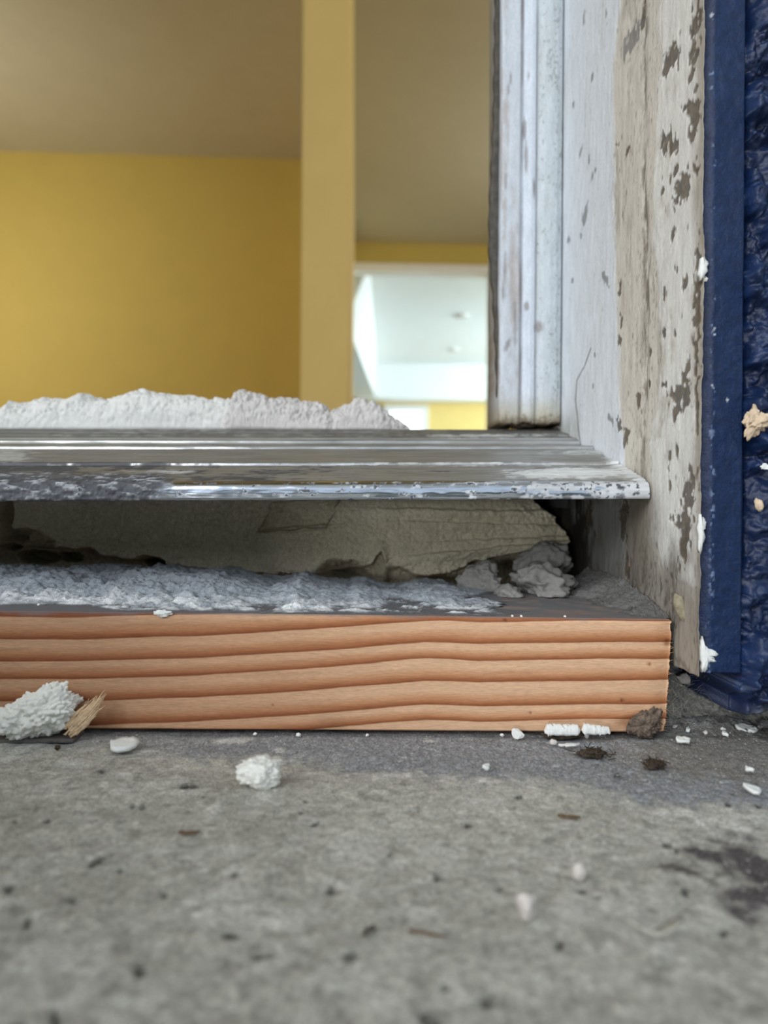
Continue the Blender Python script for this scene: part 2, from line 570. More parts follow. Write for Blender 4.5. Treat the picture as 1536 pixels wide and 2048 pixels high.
# ------------------------------------------------------------------ floor: concrete slab
def build_floor():
    ys = np.concatenate([[-4.0, -1.0, -0.3, 0.0], np.geomspace(0.072, 0.262, 430), [0.30, 0.36]])
    xs = np.concatenate([[-4.0, -1.0, -0.4], np.linspace(-0.20, 0.26, 800), [0.5, 1.2, 4.0]])
    X, Y = np.meshgrid(xs, ys)
    fine = ((Y > 0.06) & (Y < 0.265) & (np.abs(X) < 0.3)).astype(float)
    P = np.stack([X, Y, floor_z(np.clip(X, -.4, .5))], -1)
    q = np.stack([X, Y, 0 * X], -1)
    n1, n2, n3 = fbm(q, 40, 4, 1), fbm(q, 260, 4, 5), fbm(q, 900, 3, 9)
    u, v = proj(P)
    u = np.where(Y > 0.06, u, 0); v = np.where(Y > 0.06, v, 3000)
    base = lin(190, 188, 177) + 0 * P
    base = mix(base, lin(170, 167, 157), sstep(0.0, 0.7, n1) * 0.7)
    base = mix(base, lin(218, 216, 208), sstep(0.05, 0.6, fbm(q, 90, 4, 21)) * 0.6)
    base = mix(base, lin(214, 212, 204), sstep(.18, .5, fbm(q, 330, 3, 23)) * .45)
    base = mix(base, lin(120, 117, 108), sstep(.2, .5, fbm(q, 420, 3, 27)) * .4)
    base = base * (1 + 0.22 * n2 + 0.12 * n3)[..., None]
    # dark granular band along the board
    edge = interp(u.ravel(), [(-300, 1492), (100, 1494), (330, 1502), (560, 1520), (760, 1545), (1000, 1556), (1180, 1576), (1330, 1604), (1536, 1610), (1900, 1615)]).reshape(u.shape)
    band = 1 - sstep(-14, 22, v - edge + n1 * 26 + n2 * 16)
    band = band * interp(u.ravel(), [(-200, .45), (250, .7), (500, 1), (1600, 1)]).reshape(u.shape) * fine
    w = worley(q * np.array([1, 0.7, 1]), 1100, 3)
    dark = lin(146, 148, 152) * (0.50 + 0.95 * np.clip(w, 0, 1))[..., None]
    base = mix(base, dark, band * 0.92)
    # brown dust towards the jamb's foot
    m = spot(u, v, 1480, 1500, 220, 60, 0, n2 * .5, .5)
    base = mix(base, lin(128, 122, 112) + 0 * base, m * .7 * fine)
    # dark marks and stains
    nn = n2 * 0.55 + n3 * .35
    marks = [(195, 1712, 16, 6, -.4), (18, 1768, 10, 10, 0), (145, 1790, 7, 7, 0), (328, 1782, 8, 7, 0), (284, 1606, 6, 5, 0), (265, 1604, 4, 5, 0),
             (612, 1598, 7, 4, 0), (602, 1620, 5, 4, 0), (662, 1771, 8, 8, 0), (55, 1835, 6, 14, .3), (460, 1857, 12, 6, 0), (525, 1901, 22, 7, -.1),
             (700, 1903, 16, 12, 0), (873, 1748, 7, 7, 0), (1000, 1770, 6, 6, 0), (1165, 1776, 10, 6, 0), (1195, 1786, 10, 5, 0), (1120, 1882, 8, 8, 0),
             (975, 1990, 13, 12, 0), (865, 2035, 26, 14, .5), (890, 1964, 8, 8, 0), (1335, 1684, 9, 6, .3), (1352, 1694, 8, 5, .6), (1448, 1855, 8, 8, 0),
             (1370, 1773, 7, 7, 0), (1455, 1605, 9, 5, .3), (1515, 1607, 8, 5, .4), (370, 1568, 10, 5, -.3), (388, 1567, 7, 4, 0), (203, 1538, 7, 4, 0),
             (95, 1632, 7, 4, 0), (30, 1634, 6, 4, 0), (1236, 1549, 9, 6, 0), (630, 1640, 8, 3, -.5), (280, 1930, 10, 10, 0), (40, 2040, 14, 12, 0), (110, 2030, 10, 22, 0),
             (780, 1700, 6, 4, 0), (935, 1640, 6, 4, 0), (1040, 1588, 8, 4, 0), (470, 1740, 6, 6, 0), (240, 1730, 6, 5, 0)]
    dk = np.zeros_like(u)
    for (a, b, ru, rv, an) in marks:
        dk = np.maximum(dk, spot(u, v, a, b, ru, rv, an, nn, .45))
    sp = worley(q, 140, 77)
    pick = _hash(*(np.floor(q[..., k] * 60) for k in range(3)), 5)
    dk = np.maximum(dk, (1 - sstep(.05, .13, sp + n2 * .03)) * (pick > .6) * .6)
    base = mix(base, lin(58, 56, 54) + 0 * base, dk * .8 * fine)
    # the blackish patch beside the stucco foot
    pt = spot(u, v, 1490, 1752, 95, 52, .25, fbm(q, 160, 4, 41) * 1.5 + n2 * .4, .5)
    base = mix(base, lin(74, 66, 70) + 0 * base, pt * .9 * fine)
    for (a, b, ru, rv, an) in [(1375, 1738, 60, 7, .3)]:
        base = mix(base, lin(80, 72, 66) + 0 * base, spot(u, v, a, b, ru, rv, an, nn, .5) * .8 * fine)
    # smeared white paint
    for (a, b, ru, rv) in [(150, 1521, 30, 7), (470, 1476, 45, 6), (560, 1497, 10, 4), (290, 1497, 40, 3), (860, 1478, 12, 2)]:
        base = mix(base, lin(214, 213, 208) + 0 * base, spot(u, v, a, b, ru, rv, 0, nn * 1.3, .5) * .8 * fine)
    # darker line along the joint
    j = 1 - sstep(0.0, 0.0035, np.abs(Y - YW - 0.0002))
    base = mix(base, lin(60, 57, 55) + 0 * base, j * .5 * fine)
    P[..., 2] += fine * (0.00035 * n2 + 0.00012 * n3 + 0.0006 * n1 - 0.0004 - 0.0004 * dk) + fine * band * 0.0009 * (np.clip(1 - w, 0, 1) - .5)
    P[..., 2] -= fine * 0.0004
    P[..., 2] += fine * sstep(.226, .245, Y) * sstep(.106, .112, X) * (.0012 + .0016 * n2 + .002 * n1)
    o = sheet('floor', P, M_concrete, lambda R: np.c_[R[:, :2], np.full(len(R), -0.25)], col=base)
    tag(o, 'worn grey concrete porch slab under the pine board, speckled with dark grit', 'floor', kind='structure')


build_floor()


# ------------------------------------------------------------------ pine board
def build_board():
    X0 = -0.30
    tl, tr = PY(0, 1223, YW), PY(1342, 1240, YW)
    st = (tr[2] - tl[2]) / (tr[0] - tl[0])
    ztop = lambda x: tl[2] + st * (x - tl[0])
    x1t, x1b = PY(1346, 1245, YW)[0], PY(1331, 1468, YW)[0]
    rr = 0.0016
    prof = []                                         # (t along depth 0..1, h 0 top .. 1 bottom) round the section
    ns = 130
    for h in np.linspace(0.04, 0.97, ns): prof.append((0, h))
    for y in np.linspace(0.03, 0.97, 10): prof.append((y, 1.0))
    for h in np.linspace(0.97, 0.04, 14): prof.append((1, h))
    for y in np.linspace(0.985, 0.012, 60): prof.append((y, 0.0))
    for k in range(1, 5):
        a = k / 5 * math.pi / 2
        prof.append((0.018 * (1 - math.sin(a)), 0.04 * (1 - math.cos(a)) if False else 0.04 * (1 - math.sin(math.pi / 2 - a + 0)) if False else 0.04 * (1 - math.cos(a))))
    prof = np.array(prof)
    t, h = prof[:, 0], prof[:, 1]
    nx = 560
    s = np.concatenate([np.linspace(0, 0.97, nx - 14), np.linspace(0.972, 1, 14)])
    S, T = np.meshgrid(s, t, indexing='ij')
    H = np.broadcast_to(h, S.shape).copy()
    xe = x1t + (x1b - x1t) * H
    X = X0 + (xe - X0) * S
    zt = ztop(X); zb = floor_z(X) + 0.0002
    Z = zt + (zb - zt) * H
    Y = YW + 0.089 * T
    q = np.stack([X, Y, Z], -1)
    # rounded, slightly hairy sawn end
    e = sstep(0.985, 1.0, S)
    X = X - e * 0.0008 * (np.abs(H - .5) * 2) ** 6 + (S > .999) * 0.0006 * fbm(q, 1200, 3, 3)
    Y = Y + np.where(T == 0, 0.00016 * fbm(q, (60, 1, 500), 3, 4), 0) + e * (T == 0) * 0.0006
    u, v = proj(q)
    g = interp(u.ravel(), [(-600, .25), (0, .225), (150, .222), (270, .205), (400, .185), (500, .155), (600, .125), (700, .085), (780, .05), (850, .025), (900, .025), (960, .035), (1080, .02), (1200, .005), (1345, 0)]).reshape(u.shape)
    g = g + 0.012 * fbm(np.stack([X, 0 * X, Z], -1), (18, 1, 60), 3, 8)
    grain = H - g + np.where(H == 0, -0.9 * (Y - YW) / 0.038 * .15, 0)
    dust = np.where(T > 0.012, 1, 0) * (H < .01) * (0.92 + .3 * fbm(q, 200, 3, 2))
    dust = np.maximum(dust, (1 - sstep(0.0, .035, H + .02 * fbm(q, 300, 3, 6))) * sstep(.2, .8, fbm(q, 120, 3, 12) * .8 + .45) * .5)
    n = fbm(q, (120, 1, 300), 3, 14)
    stain_tint = np.maximum(.75 * spot(u, v, 235, 1437, 38, 34, 0, n * .5, .6), .55 * spot(u, v, 272, 1330, 4, 130, .02, n * .8, .6))
    stain_tint = np.maximum(stain_tint, .5 * spot(u, v, 385, 1243, 20, 16, 0, n * 1.6, .6))
    stain_tint = np.maximum(stain_tint, .75 * spot(u, v, 1275, 1450, 55, 26, -.4, n, .6))
    stain_tint = np.maximum(stain_tint, .4 * spot(u, v, 150, 1440, 120, 40, 0, n * .6, .7))
    for (a, b, c) in [(1298, 1328, 4), (1243, 1400, 3),  (1335, 1285, 7), (1010, 1240, 4), (545, 1410, 3), (1060, 1425, 3)]:
        stain_tint = np.maximum(stain_tint, spot(u, v, a, b, c, c, 0, n * .4, .5))
    stain_tint = np.maximum(stain_tint, .52 * (1 - sstep(380, 960, u + 60 * n)))  # broad darker tint over the left part of the board
    stain_tint = np.clip(stain_tint, 0, 1) * (T < .05)
    # latewood stands a hair proud
    V = np.stack([X, Y, Z], -1).reshape(-1, 3)
    nt_ = len(t)
    Fc = grid_faces(nx, nt_, wrap=True).tolist()
    Fc.append(list(range(nt_))); Fc.append([(nx - 1) * nt_ + k for k in range(nt_)][::-1])
    o = mesh('pine_board', V, Fc, M_wood, attrs={'grain': grain, 'dust': np.clip(dust, 0, 1), 'stain_tint': stain_tint})
    tag(o, 'raw orange pine board with dark grain lines lying flat on the concrete', 'board')
    parts = []
    g_ = np.random.default_rng(3)
    for k in range(26):
        hh = g_.uniform(.1, .98)
        x = x1t + (x1b - x1t) * hh
        z = ztop(x) + (floor_z(x) - ztop(x)) * hh
        L_ = g_.uniform(.0006, .0022)
        a = g_.uniform(-.8, .8)
        p = [np.array([x - .0004, YW + .0008, z]) + np.array([math.cos(a) * L_, -.0003, math.sin(a) * L_]) * k_ for k_ in (0, .5, 1)]
        parts.append(tube_data(p, [.00012, .00009, .00004], 4))
    V, Fc = join_data(parts)
    w = mesh('end_fibres', V, Fc, M_fibre, o); w['kind'] = 'stuff'
    return ztop


wood_top = build_board()


# ------------------------------------------------------------------ threshold
def build_threshold():
    lb = [PY(-60, 1002, YL), PY(1301, 998, YL)]
    sl = (lb[1][2] - lb[0][2]) / (lb[1][0] - lb[0][0])
    z0 = lambda x: lb[0][2] + sl * (x - lb[0][0])
    X0, X1 = -0.55, JX - 0.0006
    # section: (y from the lip, z above the lip's foot)
    sec = [(.0030, .0008), (.0030, 0.0), (.0004, 0.0), (0.0, .0005), (0.0, .0024), (.0003, .0040), (.0010, .0054), (.0022, .0063), (.0038, .0068),
           (.0050, .0072), (.0180, .0106), (.0296, .0137), (.0298, .0130), (.0304, .0131), (.0306, .0146), (.0310, .0150), (.0318, .0152), (.0323, .0147), (.0325, .0139), (.0330, .0141),
           (.0480, .0188), (.0607, .0225), (.0609, .0218), (.0614, .0219), (.0617, .0235), (.0622, .0240), (.0634, .0242), (.0639, .0236), (.0641, .0229), (.0645, .0230),
           (.0796, .0261), (.0798, .0255), (.0804, .0256), (.0806, .0274), (.0812, .0282), (.0822, .0284), (.0827, .0278), (.0845, .0280), (.0850, .0276), (.0853, .0292), (.0858, .0296), (.0880, .0298), (.0980, .0316), (.0986, .0326), (.1000, .0330),
           (.1120, .0352), (.1160, .0366), (.1200, .0369), (.1260, .0369), (.1700, .0369), (.1700, .0310), (.1100, .0290), (.0700, .0180), (.0330, .0060)]
    sec = np.array(sec)
    dense = [sec[0]]
    for a, b in zip(sec[:-1], sec[1:]):
        n = max(1, int(np.hypot(*(b - a)) / (0.0004 if a[0] < .004 else 0.0012)))
        n = min(n, 16)
        for k in range(1, n + 1): dense.append(a + (b - a) * k / n)
    sec = np.array(dense)
    nx = 800
    xs = np.concatenate([[X0], np.linspace(-0.15, X1, nx - 1)])
    Xg, A = np.meshgrid(xs, np.arange(len(sec)), indexing='ij')
    Yg = YL + sec[A, 0]
    Zg = z0(Xg) + sec[A, 1]
    q = np.stack([Xg, Yg, Zg], -1)
    n1 = fbm(q * np.array([1, 3, 3]), 60, 4, 31)
    n2 = fbm(q * np.array([1, 2.5, 2.5]), 260, 4, 35)
    n3 = fbm(q, 700, 3, 39)
    u, v = proj(q)
    # dent: the lip left of the break sags and is scabbed over
    scab = (1 - sstep(300, 345, u + n2 * 14 + (v - 985) * .6)) * sstep(940, 956, v + n2 * 6)
    Yg = Yg + 0.0004 * n1 * (sec[A, 1] < .03) - scab * (0.0006 + 0.0012 * n2 + .0006 * n3)
    Zg = Zg + scab * 0.0007 * n2 + 0.00012 * n1
    metal = lin(176, 176, 172) + 0 * q
    metal = mix(metal, lin(150, 146, 138) + 0 * q, sstep(-.2, .6, n1) * .7)
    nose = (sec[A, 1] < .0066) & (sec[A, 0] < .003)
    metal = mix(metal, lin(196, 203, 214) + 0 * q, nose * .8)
    a = np.zeros_like(u)
    top = (sec[A, 0] > .004) & (sec[A, 0] < .16)
    # dull oxide over the flats
    ox = top * (.55 + .35 * sstep(-.25, .5, n1 + n2 * .5))
    ox = ox * np.where((sec[A, 0] > .0642) & (sec[A, 0] < .0797), .06, 1)
    metal = mix(metal, lin(128, 126, 120) + 0 * q, ox * .8); a = np.maximum(a, ox * .7)
    rb = np.zeros_like(u)
    for a_, b_ in ((.0304, .0309), (.0614, .0621), (.0804, .0811), (.0851, .0857)): rb = np.maximum(rb, (sec[A, 0] >= a_ - 1e-6) & (sec[A, 0] <= b_ + 1e-6))
    metal = mix(metal, lin(206, 207, 208) + 0 * q, rb * .9); a = np.where(rb > 0, a * .15, a)
    gv_ = np.zeros_like(u)
    for a_, b_ in ((.0297, .0304), (.0608, .0614), (.0797, .0804), (.0849, .0851)): gv_ = np.maximum(gv_, (sec[A, 0] >= a_) & (sec[A, 0] < b_))
    metal = mix(metal, lin(50, 48, 46) + 0 * q, gv_ * .8); a = np.maximum(a, gv_ * .8)
    # dark grime, mainly towards the hinge-less side
    gr = top * sstep(.0, .45, n1 * .8 + n2 * .6 + interp(u.ravel(), [(-200, .35), (300, .32), (520, .1), (760, -.3), (1350, -.4)]).reshape(u.shape)) * ((sec[A, 0] < .034))
    metal = mix(metal, lin(70, 70, 74) + 0 * q, gr * .9); a = np.maximum(a, gr * .8)
    back = sstep(.086, .09, sec[A, 0]) * sstep(-.3, .35, n2 + .3 * n1 + .15)
    metal = mix(metal, lin(92, 89, 85) + 0 * q, back * .8); a = np.maximum(a, back * .7)
    metal = mix(metal, mix(lin(84, 84, 88) + 0 * q, lin(176, 178, 182) + 0 * q, sstep(0, .5, n2 + n3 * .4)), scab * .95); a = np.maximum(a, scab * .85)
    # pitted black spots on the nose
    pit = nose * sstep(.40, .55, n3 * .8 + n2 * .6 + interp(u.ravel(), [(300, -.1), (480, .1), (700, .05), (1000, .08), (1300, .02)]).reshape(u.shape))
    pit = np.maximum(pit, spot(u, v, 1243, 975, 9, 5, 0, n2 * .6, .4))
    metal = mix(metal, lin(58, 60, 68) + 0 * q, pit * .9); a = np.maximum(a, pit * .8)
    # white paint and plaster film at the jamb end, along the ridges
    film = np.maximum(spot(u, v, 1150, 948, 130, 11, .0, n2 * .7, .3), spot(u, v, 1262, 940, 50, 20, .5, n2 * .7, .4))
    film = np.maximum(film, .9 * spot(u, v, 1240, 912, 30, 10, .4, n2 * 1.2, .5))
    film = np.maximum(film, .8 * spot(u, v, 1180, 905, 80, 3, 0, n2 * 1.6, .5))
    film = np.maximum(film, .8 * spot(u, v, 900, 929, 210, 3, 0, n2 * 1.4, .5))
    film = np.maximum(film, .6 * spot(u, v, 20, 912, 40, 12, 0, n2 * 1.2, .5))
    film = np.maximum(film, .7 * spot(u, v, 330, 944, 60, 3, 0, n2 * 1.5, .5))
    film = np.maximum(film, .7 * spot(u, v, 970, 872, 90, 3, 0, n2 * 1.6, .5))
    film = np.maximum(film, nose * .7 * sstep(.15, .5, n2 + interp(u.ravel(), [(300, -.4), (900, .0), (1200, .4), (1301, .7)]).reshape(u.shape)))
    film = film * (1 - pit)
    metal = mix(metal, lin(222, 224, 224) + 0 * q, film * .9); a = np.maximum(a, film * .9)
    Zg = Zg + film * top * 0.0005 * (1 + n2)
    q = np.stack([Xg, Yg, Zg], -1)
    C = np.concatenate([metal, np.clip(a, 0, 1)[..., None]], -1)
    ns = len(sec)
    o = bpy.data.objects.new('door_threshold', None); COL.objects.link(o)
    tag(o, 'worn ribbed aluminium door threshold with a rounded lip jutting over the gap', 'threshold')
    mid = (sec + np.roll(sec, -1, 0)) / 2
    base = np.zeros(ns, bool); base[mid[:, 1] < .0003 + mid[:, 0] * .17] = True
    base[np.arange(ns) > int(np.argmax(sec[:, 0]))] = True
    cuts = [('nosing', -1, .0045), ('tread_panel', .0045, .0302), ('rib', .0302, .0329), ('tread_panel', .0329, .0613), ('rib', .0613, .0644), ('tread_panel', .0644, .0800),
            ('rib', .0800, .0827), ('rib', .0827, .0881), ('tread_panel', .0881, .0980), ('rib', .0980, .1001), ('inner_flat', .1001, 1)]
    lower = np.arange(ns) >= int(np.argmax(sec[:, 0]))
    V, CC = q.reshape(-1, 3), C.reshape(-1, 4)

    def piece(name, cols_, caps=False):
        cols_ = [c for c in cols_]
        F_ = []
        for c in cols_:
            c2 = (c + 1) % ns
            r = np.arange(nx - 1)
            F_.append(np.stack([r * ns + c, (r + 1) * ns + c, (r + 1) * ns + c2, r * ns + c2], 1))
        F_ = np.concatenate(F_)
        use, inv = np.unique(F_, return_inverse=True)
        faces = inv.reshape(F_.shape).tolist()
        vv, cc = V[use], CC[use]
        if caps:
            n = len(vv)
            vv = np.concatenate([vv, V[:ns], V[-ns:]]); cc = np.concatenate([cc, CC[:ns], CC[-ns:]])
            faces.append(list(range(n, n + ns))); faces.append(list(range(n + ns, n + 2 * ns))[::-1])
        return mesh(name, vv, faces, M_metal, o, col=cc)

    for nm, a_, b_ in cuts:
        piece(nm, [k for k in range(ns) if not lower[k] and a_ <= mid[k, 0] < b_])
    piece('underside', [k for k in range(ns) if lower[k]], True)
    return z0, sec


thr_z0, thr_sec = build_threshold()
ZT = lambda x: thr_z0(x) + 0.0369           # top of the threshold's inner flat


# ------------------------------------------------------------------ plaster ridge on the threshold
def ridge(name, pts, y0, depth, seed, label, knob=0.5, mat=None):
    us = np.array([p[0] for p in pts], float)
    nx, ns = 420, 64
    uu = np.linspace(us[0], us[-1], nx)
    vv = interp(uu, pts)
    P = np.zeros((nx, ns, 3))
    th = np.linspace(0, math.pi, ns)
    for k in range(nx):
        p = PY(uu[k], vv[k], y0 + depth * .5)
        zb = ZT(p[0])
        hgt = max(p[2] - zb, 0.0004)
        dd = depth * (0.35 + 0.65 * min(1, hgt / .012))
        c, s = np.cos(th), np.sin(th)
        P[k, :, 0] = p[0]
        P[k, :, 1] = y0 + depth * .5 - dd * .5 * np.sign(c) * np.abs(c) ** 0.8
        P[k, :, 2] = zb - 0.0003 + hgt * s ** 0.75
    q = P.copy()
    w = np.sin(th)[None, :] ** .6
    n1, n2 = fbm(q, 95, 4, seed), fbm(q, 420, 4, seed + 7)
    w2, w3 = worley(q, 260, seed), worley(q, 620, seed + 1)
    amp = knob
    n4 = fbm(q, 900, 3, seed + 9)
    crease = np.abs(fbm(q * np.array([1, 1, 1.8]) + .002 * n2[..., None], 120, 3, seed + 4))
    d = w * (0.0026 * fbm(q * np.array([.6, 1, 1]), 60, 3, seed + 6) + 0.0018 * n1 + 0.0012 * n2 + .0005 * n4 + amp * 0.0030 * (0.45 - w2 ** 2) + amp * .0012 * (.4 - w3 ** 2) - .0016 * (1 - sstep(0, .10, crease)))
    nrm = np.stack([0 * d, -np.cos(th)[None, :] + 0 * d, np.sin(th)[None, :] + 0 * d], -1)
    P = P + nrm * d[..., None]
    P[..., 0] += w * (0.0010 * fbm(q, 160, 3, seed + 3) + .0030 * fbm(q * np.array([.3, 1, 1]), 260, 3, seed + 5) * (1 - sstep(0, .05, np.linspace(0, 1, nx)) * (1 - sstep(.95, 1, np.linspace(0, 1, nx))))[:, None])
    P[..., 2] = np.maximum(P[..., 2], ZT(P[..., 0]) - .0002)
    V = P.reshape(-1, 3)
    Fc = grid_faces(nx, ns, wrap=True).tolist()
    Fc.append(list(range(ns))[::-1]); Fc.append([(nx - 1) * ns + k for k in range(ns)])
    return tag(mesh(name, V, Fc, mat or M_plaster), label, 'plaster')


RA = [(-160, 812), (-90, 806), (-30, 846), (-8, 842), (2, 829), (14, 815), (27, 803), (55, 809), (91, 800), (137, 795), (160, 786), (169, 782), (182, 787), (219, 796), (255, 792), (285, 784),
      (328, 787), (387, 793), (433, 801), (468, 806), (490, 812), (530, 826), (570, 856)]
RB = [(436, 856), (450, 838), (460, 815), (464, 798), (470, 788), (484, 784), (501, 781), (515, 786), (529, 790), (570, 801), (602, 810), (638, 808), (648, 812), (658, 822), (676, 838), (694, 857)]
RC = [(634, 857), (648, 842), (660, 825), (677, 814), (700, 808), (708, 800), (718, 798), (734, 805), (746, 807), (758, 812), (764, 819), (774, 824), (782, 832), (796, 838), (806, 846), (818, 857)]
ridge('plaster_ridge', RA, YB + .004, .026, 3, 'long smooth ridge of white plaster spread along the back of the threshold', .12)
ridge('plaster_lump', RB, YB + .002, .024, 13, 'rough crumbly white plaster heap against the end of the long ridge', 0.6, M_plaster2)
ridge('plaster_lump.001', RC, YB + .003, .020, 23, 'grey-white craggy plaster heap tapering off in front of the white doorway', 0.7, M_plaster2)


# ------------------------------------------------------------------ mortar behind the gap
def build_cavity():
    YM = 0.331
    us = np.concatenate([np.linspace(-420, -20, 40), np.linspace(-18, 1175, 860)])
    vs = np.linspace(985, 1222, 240)
    U, Vv = np.meshgrid(us, vs)
    P = np.zeros(U.shape + (3,))
    d = fw + rt * ((U - CX) / F)[..., None] + up * ((CY - Vv) / F)[..., None]
    P = d * (YM / d[..., 1])[..., None]
    P[..., 2] = np.where(Vv < 988, P[..., 2] + .012, P[..., 2])
    q = P.copy()
    n1, n2, n3 = fbm(q, 34, 4, 51), fbm(q, 180, 4, 55), fbm(q, 600, 3, 59)
    off = 0.004 * n1 + 0.0012 * n2 + 0.0006 * n3 - .0011 * (.45 - worley(q, 520, 5) ** 1.5) * sstep(-.5, .3, n1 + n2 * .4 + .1)
    off += 0.0012 * sstep(.5, .1, worley(q * np.array([1, 1, .8]), 420, 4)) * sstep(-.2, .4, n1 + .2) * -0.6
    # pressed-in trowel patch
    pa = (1 - sstep(.95, 1.0, np.maximum(np.abs((U - 597 + (Vv - 1030) * .5) / 68), np.abs((Vv - 1030 + (U - 597) * .08) / 29)) + n2 * .18))
    pm = np.maximum(np.abs((U - 597 + (Vv - 1030) * .5) / 68), np.abs((Vv - 1030 + (U - 597) * .08) / 29)) + n2 * .18
    crk = (1 - sstep(.0, .035, np.abs(pm - .985))) * sstep(-.3, .2, fbm(q, 120, 3, 58) + .1)
    off += pa * 0.0040 + crk * .002
    lipm = spot(U, Vv, 597, 1058, 70, 5, -.08, n2 * .5, .5)
    off -= lipm * .0022
    # trowel ledges running to the jamb
    for (a, b, sl, am) in [(820, 1016, .02, .0022), (850, 1042, .03, .0016), (900, 1102, -.10, .003), (960, 1078, -.05, .002)]:
        line = b + (U - a) * sl
        off -= am * sstep(-2, 3, Vv - line + n2 * 5) * (1 - sstep(6, 30, Vv - line)) * sstep(a - 160, a + 20, U)
    # torn lower edge: mortar stands out above, hollow below
    low = interp(U.ravel(), [(-400, 1070), (60, 1092), (180, 1098), (200, 1108), (320, 1128), (440, 1140), (560, 1150), (640, 1146), (700, 1140), (745, 1128), (752, 1112), (762, 1100), (772, 1128), (800, 1136), (830, 1150), (900, 1146), (960, 1120), (1010, 1112), (1050, 1100), (1110, 1098), (1180, 1100)]).reshape(U.shape)
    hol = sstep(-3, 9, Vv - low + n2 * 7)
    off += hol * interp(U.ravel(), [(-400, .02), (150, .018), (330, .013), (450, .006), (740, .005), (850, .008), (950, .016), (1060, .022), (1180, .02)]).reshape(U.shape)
    off -= .004 * spot(U, Vv, 763, 1140, 13, 42, .05, n2 * .3, .6)
    off += .016 * spot(U, Vv, 690, 1150, 40, 22, .2, n2 * .5, .6)
    for (a, b, ru, rv) in [(45, 1078, 52, 17), (40, 1120, 40, 12), (300, 1128, 26, 13), (372, 1150, 22, 9), (110, 1120, 20, 9), (0, 1040, 22, 60)]:
        off += .02 * spot(U, Vv, a, b, ru, rv, .1, n2 * .6, .4)
    # ragged end beside the jamb
    be = interp(Vv.ravel(), [(985, 1070), (1005, 1085), (1030, 1118), (1060, 1130), (1090, 1138), (1130, 1140), (1170, 1138), (1225, 1140)]).reshape(U.shape)
    fall = sstep(-6, 14, U - be + n2 * 16 + n1 * 8)
    P[..., 1] += np.clip(off, -.006, .03) + fall * .055
    P[..., 1] -= .004 * sstep(60, 0, be - U) * (1 - fall) * (-1)
    P[..., 0] -= fall * .004
    c = lin(212, 203, 178) + 0 * P
    c = mix(c, lin(226, 218, 198) + 0 * P, sstep(-.1, .6, n1) * .6)
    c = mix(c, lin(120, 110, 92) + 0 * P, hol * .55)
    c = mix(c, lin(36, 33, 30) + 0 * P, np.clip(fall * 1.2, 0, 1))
    c = mix(c, lin(84, 76, 62) + 0 * P, crk * .8)
    c = c * (1 + .12 * n2)[..., None]
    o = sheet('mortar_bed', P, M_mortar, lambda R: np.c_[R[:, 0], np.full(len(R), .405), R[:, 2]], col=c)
    tag(o, 'beige trowelled mortar packed under the threshold behind the pine board', 'mortar')


build_cavity()


